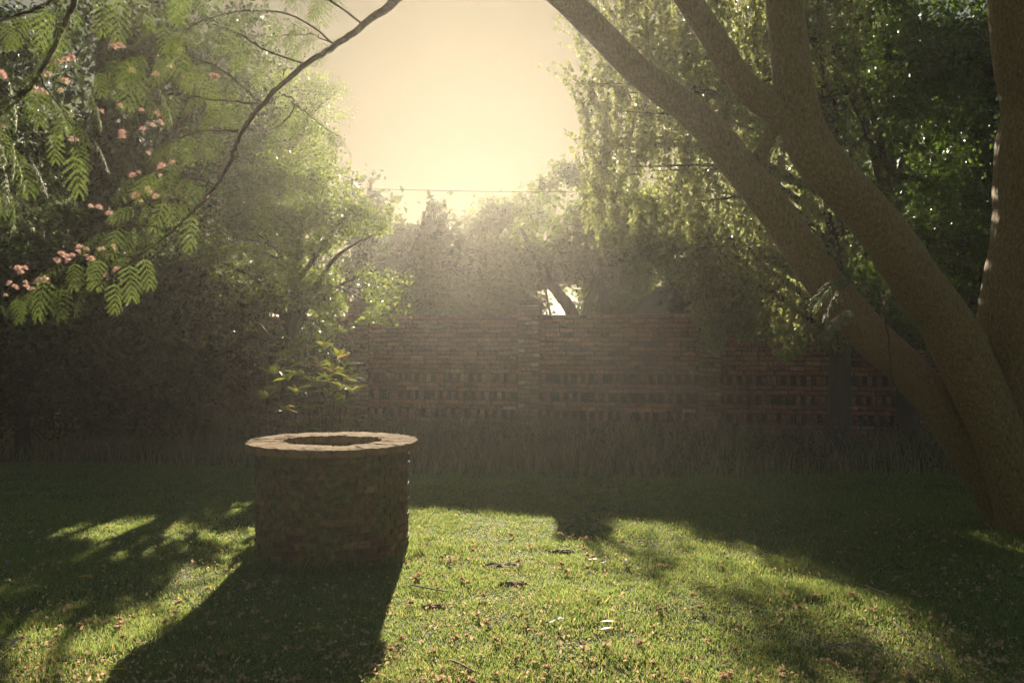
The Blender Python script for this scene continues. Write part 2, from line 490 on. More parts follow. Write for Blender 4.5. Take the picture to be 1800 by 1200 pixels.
def tree(name, label, cat, base, trunk_rows, blobs, n_clump, per, rad, ln, wd, leafmat, barkmat, group=None, flat=0.6, droop=0.2, limbs=9, core=0.0, cull=True, clear=None, p_half=0.28, shell=0.55):
    """Trunk, limbs and a crown of leaf sprays inside a few rounded masses."""
    root = empty(name, (base[0], base[1], gz(base[0], base[1])))
    tag(root, label, cat, group)
    vol = np.array([b[1][0] * b[1][1] * b[1][2] for b in blobs]); vol = vol ** 0.75; vol /= vol.sum()
    cl = np.concatenate([ellipsoid_points(max(4, int(n_clump * w)), b[0], b[1], shell) for b, w in zip(blobs, vol)])
    cl += rng.normal(0, rad * 0.4, cl.shape)
    cl = cl[(cl[:, 2] > 0.12) & (cl[:, 2] < 7.35 + 0.25 * rng.random(len(cl)))]
    if clear is not None: cl = cl[~clear(cl)]
    if cull: cl = cl[sun_keep(cl, rad, p_half)]
    C, A, Nn, L, W = crown_leaves(cl, per, rad, flat, ln, wd, droop)
    if core:
        cc = np.concatenate([ellipsoid_points(max(4, int(n_clump * core * w)), b[0], np.array(b[1]) * 0.8, 0.2) for b, w in zip(blobs, vol)])
        cc = cc[(cc[:, 2] > 0.12) & (cc[:, 2] < 7.3)]
        if clear is not None: cc = cc[~clear(cc)]
        if cull: cc = cc[sun_keep(cc, rad, p_half)]
        c2 = crown_leaves(cc, 14, rad * 1.3, 0.8, ln * 2.0, wd * 2.0, droop)
        C, A, Nn, L, W = [np.concatenate(x) for x in zip((C, A, Nn, L, W), c2)]
    if cull:
        k = sun_keep(C, 0, 0.8, 0.66); C, A, Nn, L, W = C[k], A[k], Nn[k], L[k], W[k]
    me = leaves_mesh('crown', C, A, Nn, L, W, leafmat); link('crown', local(me, root), root)
    tp = spline(trunk_rows, 6)
    mb = MB(); mb.tube(tp[:, :3], tp[:, 3], 10, 0.12); mb.build('trunk', barkmat, root, True)
    for i in range(limbs):
        k = int(len(tp) * (0.35 + 0.6 * i / max(1, limbs)))
        k = min(k, len(tp) - 2)
        s = tp[k, :3]; r0 = tp[k, 3] * 0.55
        e = cl[rng.integers(len(cl))] if len(cl) else s + np.array([0, 0, 1])
        for _ in range(6):
            e2 = cl[rng.integers(len(cl))]
            if np.linalg.norm(e2[:2] - s[:2]) > np.linalg.norm(e[:2] - s[:2]) * 0.8 and e2[2] > s[2] - 0.3: e = e2
        mid = (s + e) / 2 + rng.normal(0, 0.12, 3) * np.linalg.norm(e - s) * 0.5 + np.array([0, 0, 0.12 * np.linalg.norm(e - s)])
        p = spline([(*s, r0), (*mid, r0 * 0.6), (*e, 0.006)], 6)
        mb = MB(); mb.tube(p[:, :3], p[:, 3], 6, 0.1); mb.build('limb', barkmat, root, True)
    return root


# ------------------------------------------------------------------ ground
def ground_sheet():
    def axis(lo, hi, n, c, k):
        t = np.linspace(-1, 1, n); s = np.sinh(t * k) / math.sinh(k)
        return np.where(s < 0, c + s * (c - lo), c + s * (hi - c))
    xs = axis(-160, 160, 190, 0, 4.2); ys = axis(-120, 260, 190, 7, 4.6)
    X, Y = np.meshgrid(xs, ys)
    Z = ground_z(X, Y)
    v = np.stack([X.ravel(), Y.ravel(), Z.ravel()], 1)
    n = len(xs)
    i = (np.arange(len(ys) - 1)[:, None] * n + np.arange(n - 1)[None]).ravel()
    f = np.stack([i, i + 1, i + n + 1, i + n], 1)
    o = link('lawn', mesh_from('lawn', v, f, True, (M_soil,)))
    tag(o, 'lawn ground under the mown grass of the garden', None, None, 'structure')


ground_sheet()

WELL = at(586, 603, 7.3); WELL.z = 0
SOIL = [(g2(884, 992), 0.17, 0.09), (g2(903, 1029), 0.11, 0.05), (g2(738, 955), 0.12, 0.06), (g2(985, 967), 0.13, 0.05), (g2(762, 1066), 0.09, 0.04)]


def lawn_blades():
    # wedge in view, denser near the camera
    n = 1250000
    d = 3.6 + (12.6 - 3.6) * rng.random(n) ** 1.15
    x = (rng.random(n) * 2 - 1) * (d * 0.64 + 0.4)
    keep = (x - WELL.x) ** 2 + (d - WELL.y) ** 2 > 0.60 ** 2
    for (sx, sy), a, b in SOIL:
        e = ((x - sx) / a) ** 2 + ((d - sy) / b) ** 2
        keep &= (e > 1.0) | (rng.random(n) < 0.06 + 0.5 * e * e)
    tuft = vnoise(x + 30, d + 30, 0.13, 21)
    patch = vnoise(x + 30, d + 30, 1.1, 22) * 0.6 + vnoise(x + 30, d + 30, 0.35, 23) * 0.4
    keep &= rng.random(n) < 0.42 + 0.55 * tuft
    keep &= rng.random(n) < 0.50 + 0.7 * patch
    x, d, tuft, patch = x[keep], d[keep], tuft[keep], patch[keep]
    n = len(x)
    h = (0.010 + 0.024 * rng.random(n) ** 1.5 + 0.014 * tuft) * (0.6 + 0.65 * patch)
    tall = rng.random(n) < 0.010; h[tall] *= 1.9
    rank_ = vnoise(x + 70, d + 70, 0.28, 24) * 0.5 + vnoise(x + 70, d + 70, 0.85, 25) * 0.5
    h *= 1 + 0.55 * np.clip((rank_ - 0.62) / 0.2, 0, 1)
    rw = np.hypot(x - WELL.x, d - WELL.y)
    h += (rw < 0.72) * rng.random(n) ** 2 * 0.075
    w = 0.0016 + 0.0016 * rng.random(n) + 0.00022 * d
    a = rng.random(n) * 2 * math.pi
    side = np.stack([np.cos(a), np.sin(a), np.zeros(n)], 1) * w[:, None]
    b2 = rng.random(n) * 2 * math.pi
    lean = np.stack([np.cos(b2), np.sin(b2), np.zeros(n)], 1) * (h * rng.uniform(0.1, 1.0, n))[:, None]
    base = np.stack([x, d, ground_z(x, d) - 0.003], 1)
    up = np.stack([np.zeros(n), np.zeros(n), h], 1)
    v = np.empty((n, 3, 3))
    v[:, 0] = base - side; v[:, 1] = base + side; v[:, 2] = base + up + lean
    f = np.arange(n * 3).reshape(n, 3)
    o = link('grass', mesh_from('grass', v.reshape(-1, 3), f, False, (M_grass,)))
    tag(o, 'short mown green grass covering the lawn around the well', 'grass', None, 'stuff')


lawn_blades()

for i, ((sx, sy), a, b) in enumerate(SOIL):
    n = 22
    vs = [(0, 0, 0.012)]
    for ring, (k, hh) in enumerate([(0.45, 0.016), (0.8, 0.010), (1.08, -0.02)]):
        for j in range(n):
            t = 2 * math.pi * j / n; q = k * (1 + 0.25 * (rng.random() - 0.5))
            vs.append((math.cos(t) * a * q, math.sin(t) * b * q, hh + (rng.random() - 0.5) * 0.014 * (ring < 2)))
    fs = [(0, 1 + j, 1 + (j + 1) % n) for j in range(n)]
    for ring in range(2):
        o0 = 1 + ring * n; o1 = o0 + n
        fs += [(o0 + j, o1 + j, o1 + (j + 1) % n, o0 + (j + 1) % n) for j in range(n)]
    o = link('bare_soil', mesh_from('bare_soil', vs, fs, False, (M_earth,)), None, (sx, sy, gz(sx, sy) + 0.006))
    tag(o, None, None, None, 'structure')

# ------------------------------------------------------------------ brick boundary wall
WALL_ROT = math.radians(-13.0)
WORG = Vector((0.33, 15.7, 0))
wx = Vector((math.cos(WALL_ROT), math.sin(WALL_ROT), 0))         # along the wall, to the right
wyv = Vector((-math.sin(WALL_ROT), math.cos(WALL_ROT), 0))       # away from the camera


def wall_pt(s, t, z):
    p = WORG + wx * s + wyv * t
    return Vector((p.x, p.y, z))


def build_wall():
    root = empty('brick_wall', (WORG.x, WORG.y, 0))
    root.rotation_euler = (0, 0, WALL_ROT)
    tag(root, 'long red brick garden wall with piers and rows of recessed upright bricks', 'wall', None, 'thing')
    TOP, H = 2.19, 0.08
    piers = [-15.8, -12.65, -9.5, -6.35, -3.2, 0.0, 3.1, 6.25, 9.4, 12.55]
    variants = []
    for k in range(8):
        mb = MB(); mb.box((0, 0, 0), (1, 1, 1), 0, 0.03); variants.append(mb)
    vmesh = [mb.mesh('brick', M_brick) for mb in variants]
    pmesh = [mb.mesh('brick', M_pierbrick) for mb in variants]
    bricks = []      # (s, t, z, len, depth, height, tilt, pier index or None)

    def course(s0, s1, z, proud, off):
        s = s0 - off
        while s < s1 - 0.01:
            l = 0.245 if rng.random() < 0.72 else 0.122
            a, b = max(s, s0), min(s + l, s1)
            if b - a > 0.05:
                bricks.append(((a + b) / 2, -0.06 - proud + U(-0.004, 0.004), z + U(-0.003, 0.003), b - a - 0.013, 0.115, H - 0.013 + U(-0.003, 0.003), U(-0.012, 0.012), None))
            s += l

    for pi in range(len(piers) - 1):
        s0, s1 = piers[pi] + 0.18, piers[pi + 1] - 0.18
        z = TOP; k = 0
        plan = ['c'] + ['n'] * 8 + ['p', 'q'] + ['n'] * 2 + ['s'] + ['n'] * 2 + ['s'] + ['n'] * 2 + ['s'] + ['n'] * 5
        for kind in plan:
            if kind == 's':
                z -= 2 * H
                s = s0 + 0.03
                while s < s1 - 0.06:
                    if rng.random() < 0.93:
                        bricks.append((s + 0.036, -0.058 + U(-0.005, 0.005), z + H, 0.066 + U(-0.006, 0.006), 0.105, 2 * H - 0.016, U(-0.02, 0.02), None))
                    s += 0.155 + U(-0.006, 0.006) if rng.random() < 0.75 else 0.082
            else:
                z -= H
                course(s0, s1, z + H / 2, {'c': 0.03, 'p': 0.035, 'q': 0.075}.get(kind, 0.0), (0.0 if k % 2 else 0.12) + U(0, 0.03))
            k += 1
    for pi, s in enumerate(piers):
        z = 0.0; k = 0
        while z < 2.34:
            if k % 2 == 0:
                for a, l in ((-0.06, 0.235), (0.122, 0.115)):
                    bricks.append((s + a, -0.155 + U(-0.004, 0.004), z + H / 2, l, 0.115, H - 0.013, U(-0.01, 0.01), pi))
            else:
                for a, l in ((-0.122, 0.115), (0.06, 0.235)):
                    bricks.append((s + a, -0.155 + U(-0.004, 0.004), z + H / 2, l, 0.115, H - 0.013, U(-0.01, 0.01), pi))
            z += H; k += 1
    # mortar core, set back behind the brick faces; soldier rows leave deep pockets in it
    mb = MB()
    rows = [(1.31 - 0.16, TOP - 0.03, -0.108), (0.99, 1.15, -0.035), (0.83, 0.99, -0.108), (0.67, 0.83, -0.035), (0.51, 0.67, -0.108), (0.35, 0.51, -0.035), (-0.15, 0.35, -0.108)]
    for z0, z1, front in rows:
        mb.box(((piers[0] + piers[-1]) / 2, (front + 0.13) / 2, (z0 + z1) / 2), (piers[-1] - piers[0], 0.13 - front, z1 - z0 - 0.0005))
    link('mortar_core', mb.mesh('mortar_core', M_mortar), root)
    pier_obj = {}
    for pi, s in enumerate(piers):
        mb = MB()
        mb.box((s, -0.02, 1.10), (0.345, 0.365, 2.48))
        p = link('pier', mb.mesh('pier', M_mortar), root); pier_obj[pi] = p
        mb = MB()
        mb.box((s, -0.03, 2.372), (0.40, 0.43, 0.05), 0, 0.006); mb.box((s, -0.03, 2.4245), (0.47, 0.49, 0.05), 0, 0.008)
        link('pier_cap', mb.mesh('pier_cap', M_capstone), p)

    # the bricks that show largest are pieces of their own
    def rank(b):
        p = wall_pt(b[0], b[1], b[2]); px = 900 + p.x / p.y * FPX
        hid = 0 if 640 < px < 1235 else 1
        if b[7] is not None and 900 < px < 960: return (-1, 0)
        low = 0 if b[2] > 0.35 else 1
        return (hid + low, -b[3] * b[5] / p.y ** 2)
    order = sorted(range(len(bricks)), key=lambda i: rank(bricks[i]))
    rest = {None: ([], []), 0: ([], [])}
    for r, i in enumerate(order):
        s, t, z, l, d, h, tilt, pi = bricks[i]
        if r < 300:
            o = link('brick', (vmesh if pi is None else pmesh)[i % 8], pier_obj[pi] if pi is not None else root, (s, t, z), (0, tilt * 0.5, tilt), (l, d, h))
        else:
            v = np.asarray(variants[i % 8].v[0]) * np.array([l, d, h])
            ca, sa = math.cos(tilt), math.sin(tilt)
            v = np.stack([v[:, 0] * ca - v[:, 1] * sa, v[:, 0] * sa + v[:, 1] * ca, v[:, 2]], 1) + np.array([s, t, z])
            rv, rf = rest[None if pi is None else 0]
            rf.append(np.array(variants[i % 8].f) + 8 * len(rv)); rv.append(v)
    for key, m_ in ((None, M_brick), (0, M_pierbrick)):
        rv, rf = rest[key]
        if rv: tag(link('brickwork', mesh_from('brickwork', np.concatenate(rv), np.concatenate(rf), False, (m_,)), root), None, None, None, 'stuff')


build_wall()

# ------------------------------------------------------------------ the well
def build_well():
    root = empty('brick_well', (WELL.x, WELL.y, 0))
    tag(root, 'round mossy brick well with wide stone coping on the lawn', 'well')
    R, RI, HT = 0.612, 0.40, 0.835
    seg = 60
    vs, fs = [], []
    for r, z in ((R - 0.003, -0.1), (R - 0.003, HT), (RI + 0.01, HT), (RI + 0.01, -0.1)):
        vs += [(math.cos(2 * math.pi * j / seg) * r, math.sin(2 * math.pi * j / seg) * r, z) for j in range(seg)]
    for q in range(3):
        fs += [(q * seg + j, q * seg + (j + 1) % seg, (q + 1) * seg + (j + 1) % seg, (q + 1) * seg + j) for j in range(seg)]
    link('shaft', mesh_from('shaft', vs, fs, False, (M_wellmortar,)), root)
    var = []
    for k in range(6):
        mb = MB(); mb.box((0, 0, 0), (1, 1, 1), 0, 0.045); var.append(mb.mesh('brick', M_wellbrick))
    n, rows = 32, 14
    ch = HT / rows
    rv, rf, nv, made = [], [], 0, 0
    box_f = np.array([(0, 1, 3, 2), (4, 6, 7, 5), (0, 4, 5, 1), (2, 3, 7, 6), (0, 2, 6, 4), (1, 5, 7, 3)])
    for r in range(rows):
        for j in range(n):
            a = 2 * math.pi * (j + 0.5 * (r % 2)) / n + U(-0.01, 0.01)
            rr = R - 0.047 + U(-0.005, 0.007)
            loc = (math.cos(a) * rr, math.sin(a) * rr, (r + 0.5) * ch + U(-0.003, 0.003))
            dims = (0.10, 0.112 + U(-0.010, 0.004), ch - 0.010 + U(-0.006, 0.003))
            if math.sin(a) < 0.30 and made < 300:
                made += 1
                link('brick', var[rng.integers(6)], root, loc, (U(-0.03, 0.03), U(-0.02, 0.02), a), dims)
            else:
                v = np.array([[sx, sy, sz] for sx in (-1, 1) for sy in (-1, 1) for sz in (-1, 1)], float) * np.array(dims) / 2
                v = np.stack([v[:, 0] * math.cos(a) - v[:, 1] * math.sin(a), v[:, 0] * math.sin(a) + v[:, 1] * math.cos(a), v[:, 2]], 1) + np.array(loc)
                rv.append(v); rf.append(box_f + nv); nv += 8
    tag(link('brickwork', mesh_from('brickwork', np.concatenate(rv), np.concatenate(rf), False, (M_wellbrick,)), root), None, None, None, 'stuff')
    # uneven radial coping stones
    m = 17; edges = np.cumsum(rng.uniform(0.8, 1.25, m)); edges = edges / edges[-1] * 2 * math.pi + 0.12
    prev = edges[-1] - 2 * math.pi
    for k in range(m):
        a0, a1 = prev + 0.003, edges[k] - 0.003; prev = edges[k]
        na, nr = 7, 6
        ro = 0.693 + U(-0.004, 0.006); ri = RI - 0.015 + U(-0.02, 0.02); top = 0.895 + U(-0.004, 0.004); tl = U(-0.004, 0.004)
        vs = []; idx = {}
        for lay in range(2):
            for i in range(nr):
                for j in range(na):
                    f = i / (nr - 1); g = j / (na - 1)
                    rad = ri + (ro - ri) * f
                    a = a0 + (a1 - a0) * g
                    edge = (i in (0, nr - 1)) or (j in (0, na - 1))
                    rad += (U(-0.009, 0.007) if i in (0, nr - 1) else 0)
                    z = (top + tl * (g - 0.5) * 2 + U(-0.005, 0.005) - (0.005 if edge else 0)) if lay else 0.832 + U(-0.002, 0.002)
                    idx[lay, i, j] = len(vs); vs.append((math.cos(a) * rad, math.sin(a) * rad, z))
        fs = []
        for i in range(nr - 1):
            for j in range(na - 1):
                fs.append((idx[1, i, j], idx[1, i + 1, j], idx[1, i + 1, j + 1], idx[1, i, j + 1]))
                fs.append((idx[0, i, j], idx[0, i, j + 1], idx[0, i + 1, j + 1], idx[0, i + 1, j]))
        for i in range(nr - 1):
            fs.append((idx[0, i, 0], idx[0, i + 1, 0], idx[1, i + 1, 0], idx[1, i, 0]))
            fs.append((idx[0, i + 1, na - 1], idx[0, i, na - 1], idx[1, i, na - 1], idx[1, i + 1, na - 1]))
        for j in range(na - 1):
            fs.append((idx[0, 0, j + 1], idx[0, 0, j], idx[1, 0, j], idx[1, 0, j + 1]))
            fs.append((idx[0, nr - 1, j], idx[0, nr - 1, j + 1], idx[1, nr - 1, j + 1], idx[1, nr - 1, j]))
        link('coping_stone', mesh_from('coping_stone', vs, fs, False, (M_stone,)), root)


build_well()

# ------------------------------------------------------------------ long grass and weeds before the wall
def long_grass():
    n = 52000
    s = rng.uniform(-9.0, 8.0, n)
    t = -0.12 - 4.6 * rng.random(n) ** 1.1
    x = WORG.x + wx.x * s + wyv.x * t; y = WORG.y + wx.y * s + wyv.y * t
    dens = vnoise(x + 60, y + 60, 0.8, 31) * 0.6 + vnoise(x + 60, y + 60, 0.25, 32) * 0.4
    front = 10.9 + 0.5 * vnoise(x + 60, y * 0, 1.4, 33) + 0.03 * np.abs(x)
    keep = (rng.random(n) < 0.25 + 1.1 * dens) & (y > front)
    x, y, dens, t = x[keep], y[keep], dens[keep], t[keep]; n = len(x)
    h = (0.14 + 0.34 * rng.random(n)) * (0.55 + 0.9 * dens) * (0.75 + 0.35 * (t > -2.0))
    w = 0.003 + 0.004 * rng.random(n)
    a = rng.random(n) * 2 * math.pi
    side = np.stack([np.cos(a), np.sin(a), np.zeros(n)], 1) * w[:, None]
    b2 = rng.random(n) * 2 * math.pi
    lean = np.stack([np.cos(b2), np.sin(b2), np.zeros(n)], 1) * (h * rng.uniform(0.1, 0.7, n))[:, None]
    base = np.stack([x, y, ground_z(x, y) - 0.01], 1); up = np.stack([0 * h, 0 * h, h], 1)
    v = np.empty((n, 5, 3))
    v[:, 0] = base - side; v[:, 1] = base + side
    v[:, 2] = base - side * 0.7 + up * 0.6 + lean * 0.3; v[:, 3] = base + side * 0.7 + up * 0.6 + lean * 0.3
    v[:, 4] = base + up + lean
    bi = np.arange(n)[:, None] * 5
    f = np.concatenate([bi + np.array([[0, 1, 3]]), bi + np.array([[0, 3, 2]]), bi + np.array([[2, 3, 4]])])
    o = link('long_grass', mesh_from('long_grass', v.reshape(-1, 3), f, False, (M_weed,)))
    tag(o, 'tall dry unmown grass growing along the foot of the brick wall', 'grass', None, 'stuff')
    # weed stalks with small pale seed heads
    mb_c, ax, nr, ln = [], [], [], []
    mb = MB()
    for k in range(230):
        s_ = U(-5.5, 5.5); t_ = U(-2.6, -0.25)
        p = WORG + wx * s_ + wyv * t_
        hh = U(0.35, 0.85) * (1.0 if t_ > -1.2 else 0.7)
        z0 = gz(p.x, p.y)
        top = np.array([p.x + U(-0.12, 0.12), p.y + U(-0.12, 0.12), z0 + hh])
        mid = np.array([p.x, p.y, z0 + hh * 0.5]) + rng.normal(0, 0.02, 3)
        mb.tube([(p.x, p.y, z0 - 0.02), mid, top], [0.0035, 0.003, 0.002], 4)
        for q in range(rng.integers(10, 26)):
            mb_c.append(top + rng.normal(0, 0.055, 3) * np.array([1, 1, 0.8])); ax.append(rng.normal(size=3)); nr.append(rng.normal(size=3)); ln.append(U(0.012, 0.028))
    st = mb.build('weed_stalks', M_weed)
    tag(st, 'thin weed stalks with pale seed heads before the wall', 'weeds', None, 'stuff')
    ln = np.array(ln)
    link('seed_heads', leaves_mesh('seed_heads', np.array(mb_c), np.array(ax), np.array(nr), ln, ln * 0.6, M_seed), st)
    # low leafy weeds
    cl = []
    for k in range(240):
        s_ = U(-7, 7); t_ = U(-3.6, -0.15); p = WORG + wx * s_ + wyv * t_
        if p.y < 11.2: continue
        cl.append((p.x, p.y, U(0.08, 0.38) * (1.3 if t_ > -1 else 0.8)))
    C, A, Nn, L, W = crown_leaves(np.array(cl), 26, 0.22, 0.9, 0.055, 0.022, -0.2)
    C[:, 2] = np.maximum(C[:, 2], 0.03)
    o = link('undergrowth', leaves_mesh('undergrowth', C, A, Nn, L, W, M_dark))
    tag(o, 'low leafy weeds among the tall grass by the wall', 'weeds', None, 'stuff')


long_grass()

# ------------------------------------------------------------------ the silk tree
def build_silk_tree():
    b = at(1790, 603, 8.05); b.z = gz(b.x, b.y)
    root = empty('silk_tree', b)
    tag(root, 'spreading silk tree with leaning smooth trunks and a limb arching over the lawn', 'tree')

    def tube(name, rows, n=6, seg=14, rough=0.05, mat=M_bark, wob=0.004):
        if mat is M_bark:
            s = limb_px(rows, 26, 0.0)
            mb = MB(); seg = 48
            mb.tube(s[:, :3], s[:, 3], seg, 0.0)
            # lumps, shallow furrows and old branch scars on the bark
            v = mb.v[0].reshape(len(s), seg, 3); c = s[:, None, :3]
            out = v - c; rr = np.linalg.norm(out, axis=2, keepdims=True); out = out / rr
            arc = np.concatenate([[0], np.cumsum(np.linalg.norm(np.diff(s[:, :3], axis=0), axis=1))])[:, None]
            th = np.arange(seg)[None] / seg
            k = rows[0][0] * 0.37
            wrap = lambda sc_t, sc_l, sd: (vnoise(th * sc_t + 0 * arc + k, arc * sc_l + 50 + 0 * th, 1.0, sd) * (1 - th) + vnoise((th - 1) * sc_t + 0 * arc + k + 500, arc * sc_l + 50 + 0 * th, 1.0, sd) * th)
            d = 0.13 * (wrap(3, 1.4, 71) - 0.5) + 0.06 * (wrap(7, 5, 72) - 0.5) + 0.030 * (wrap(24, 9, 73) - 0.5) + 0.022 * (wrap(40, 40, 74) - 0.5)
            for q in range(max(2, int(arc[-1, 0] * 1.6))):
                a0 = rng.random(); l0 = U(0.2, max(0.3, float(arc[-1, 0]) - 0.2))
                dd = ((np.minimum(np.abs(th - a0), 1 - np.abs(th - a0)) * 2 * math.pi * s[:, 3][:, None]) ** 2 + (arc - l0) ** 2) ** 0.5
                d = d + 0.10 * np.exp(-(dd / 0.05) ** 2) - 0.12 * np.exp(-(dd / 0.022) ** 2)
            mb.v[0] = (v + out * rr * d[..., None]).reshape(-1, 3)
        else:
            s = limb_px(rows, n, wob)
            mb = MB(); mb.tube(s[:, :3], s[:, 3], seg, rough)
        o = mb.build(name, mat, root, True)
        made.append(o)
        return s
    made = []
    # upright trunk by the frame edge, its fork, the two leaning trunks
    tube('trunk', [(1850, 985, 8.1, 0.50), (1835, 880, 8.05, 0.43), (1818, 720, 7.9, 0.40), (1805, 570, 7.8, 0.385), (1820, 400, 7.7, 0.345), (1832, 220, 7.6, 0.325), (1850, 90, 7.6, 0.22), (1880, -80, 7.6, 0.19)], seg=20)
    tube('trunk', [(1825, 300, 7.65, 0.25), (1812, 190, 7.6, 0.235), (1793, 80, 7.5, 0.215), (1782, -90, 7.4, 0.19)], seg=18)
    tube('trunk', [(1832, 985, 8.05, 0.30), (1800, 880, 7.95, 0.25), (1762, 780, 7.85, 0.235), (1722, 690, 7.75, 0.225), (1672, 585, 7.6, 0.215), (1612, 500, 7.5, 0.205), (1555, 412, 7.4, 0.195), (1487, 335, 7.3, 0.185), (1432, 270, 7.25, 0.185), (1402, 190, 7.2, 0.165), (1388, 90, 7.15, 0.148), (1377, -10, 7.1, 0.138), (1370, -120, 7.1, 0.12)], seg=20)
    tube('trunk', [(1815, 980, 8.3, 0.26), (1745, 860, 8.25, 0.20), (1672, 745, 8.15, 0.175), (1600, 655, 8.0, 0.165), (1528, 588, 7.85, 0.165), (1445, 490, 7.7, 0.160), (1382, 400, 7.6, 0.152), (1335, 335, 7.5, 0.148), (1285, 275, 7.45, 0.140), (1241, 222, 7.35, 0.130), (1190, 178, 7.25, 0.122), (1120, 125, 7.05, 0.112), (1060, 63, 6.9, 0.104), (985, -8, 6.75, 0.095), (900, -66, 6.5, 0.075), (800, -72, 6.2, 0.05), (705, -8, 5.95, 0.036)], seg=18)
    tube('limb', [(1415, 235, 7.25, 0.12), (1375, 203, 7.2, 0.112), (1327, 168, 7.15, 0.108), (1290, 125, 7.1, 0.104), (1253, 66, 7.0, 0.100), (1212, 2, 6.9, 0.095), (1150, -90, 6.8, 0.085)], seg=14)
    tube('limb', [(1368, 215, 7.25, 0.075), (1352, 240, 7.3, 0.055), (1338, 272, 7.4, 0.060), (1330, 300, 7.5, 0.08)], seg=10)
    # descending outer half of the arching limb
    arch = [(705, -8, 5.95, 0.036), (640, 45, 5.8, 0.031), (590, 80, 5.7, 0.028), (540, 112, 5.6, 0.025), (500, 145, 5.5, 0.021), (458, 187, 5.4, 0.019), (420, 240, 5.3, 0.016), (405, 282, 5.25, 0.014), (380, 326, 5.2, 0.012), (345, 366, 5.1, 0.010), (300, 410, 5.0, 0.008), (240, 455, 4.95, 0.007), (185, 492, 4.9, 0.007), (130, 532, 4.85, 0.005), (85, 552, 4.8, 0.003)]
    arch = [(q[0], q[1], q[2], q[3] * (0.95 if q[0] > 690 else 0.75)) for q in arch]
    tube('limb', arch, seg=8, mat=M_twig)
    twigs = [
        [(135, -30, 4.6, 0.024), (128, 10, 4.6, 0.021), (112, 45, 4.6, 0.018), (90, 90, 4.55, 0.016), (68, 132, 4.5, 0.014), (35, 165, 4.5, 0.012), (-20, 195, 4.5, 0.010)],
        [(70, 130, 4.5, 0.012), (40, 170, 4.5, 0.011), (0, 205, 4.45, 0.009), (-40, 235, 4.4, 0.006)],
        [(130, -30, 4.6, 0.016), (80, 8, 4.7, 0.014), (35, 25, 4.7, 0.012), (-20, 45, 4.7, 0.010)],
        [(70, 134, 4.5, 0.008), (88, 165, 4.5, 0.006), (112, 195, 4.5, 0.005), (128, 225, 4.5, 0.004), (133, 262, 4.5, 0.003)],
        [(28, 50, 4.7, 0.006), (45, 70, 4.65, 0.005), (72, 95, 4.6, 0.004)],
        [(455, 183, 5.4, 0.010), (410, 178, 5.3, 0.008), (350, 172, 5.2, 0.006), (300, 160, 5.1, 0.004)],
        [(418, 230, 5.3, 0.009), (360, 230, 5.2, 0.007), (325, 240, 5.1, 0.005), (295, 252, 5.0, 0.003)],
        [(495, 168, 5.5, 0.008), (514, 172, 5.5, 0.007), (514, 195, 5.5, 0.006), (495, 218, 5.45, 0.005), (465, 232, 5.4, 0.003)],
        [(540, 112, 5.6, 0.009), (470, 90, 5.4, 0.008), (420, 60, 5.3, 0.006), (380, 45, 5.2, 0.004)],
        [(590, 80, 5.7, 0.010), (520, 30, 5.5, 0.008), (430, 20, 5.3, 0.006), (350, 40, 5.1, 0.005), (310, 70, 5.0, 0.003)],
        [(640, 45, 5.8, 0.010), (560, -10, 5.6, 0.009), (470, -40, 5.3, 0.007), (380, -40, 5.1, 0.005), (300, -15, 5.0, 0.004)],
        [(705, -8, 5.95, 0.014), (560, -70, 5.6, 0.012), (400, -90, 5.2, 0.009), (260, -70, 4.9, 0.007), (190, -30, 4.8, 0.005)],
        [(345, 366, 5.1, 0.007), (310, 350, 5.0, 0.005), (270, 352, 4.95, 0.004), (225, 370, 4.9, 0.003)],
        [(300, 410, 5.0, 0.006), (250, 395, 4.95, 0.005), (200, 400, 4.9, 0.004), (150, 425, 4.85, 0.003)],
        [(240, 455, 4.95, 0.006), (190, 445, 4.9, 0.005), (120, 460, 4.85, 0.004), (60, 490, 4.8, 0.003)],
        [(380, 326, 5.2, 0.007), (330, 310, 5.1, 0.006), (280, 300, 5.0, 0.004), (230, 310, 4.95, 0.003)],
        [(185, 492, 4.9, 0.004), (110, 500, 4.85, 0.003), (40, 515, 4.8, 0.003), (0, 540, 4.8, 0.002)],
        [(512, 180, 5.5, 0.006), (540, 200, 5.5, 0.005), (570, 225, 5.5, 0.003), (600, 240, 5.5, 0.002)],
        [(-30, 195, 4.5, 0.008), (-10, 240, 4.6, 0.006), (20, 265, 4.6, 0.004), (60, 280, 4.6, 0.003)],
        [(-60, 300, 4.6, 0.008), (-20, 320, 4.6, 0.006), (25, 345, 4.6, 0.004)],
        [(460, 187, 5.4, 0.008), (400, 130, 5.25, 0.007), (330, 100, 5.1, 0.005), (250, 95, 4.95, 0.004), (200, 115, 4.9, 0.003)],
        [(590, 80, 5.7, 0.007), (545, 60, 5.6, 0.005), (490, 65, 5.5, 0.004)],
    ]
    paths = []; boughs = []
    for rows in twigs:
        rows = [(a_, b_, c_, d_ * 0.75) for a_, b_, c_, d_ in rows]
        paths.append(tube('branch', rows, n=5, seg=6, rough=0.0, mat=M_twig, wob=0.003)); boughs.append(made[-1])

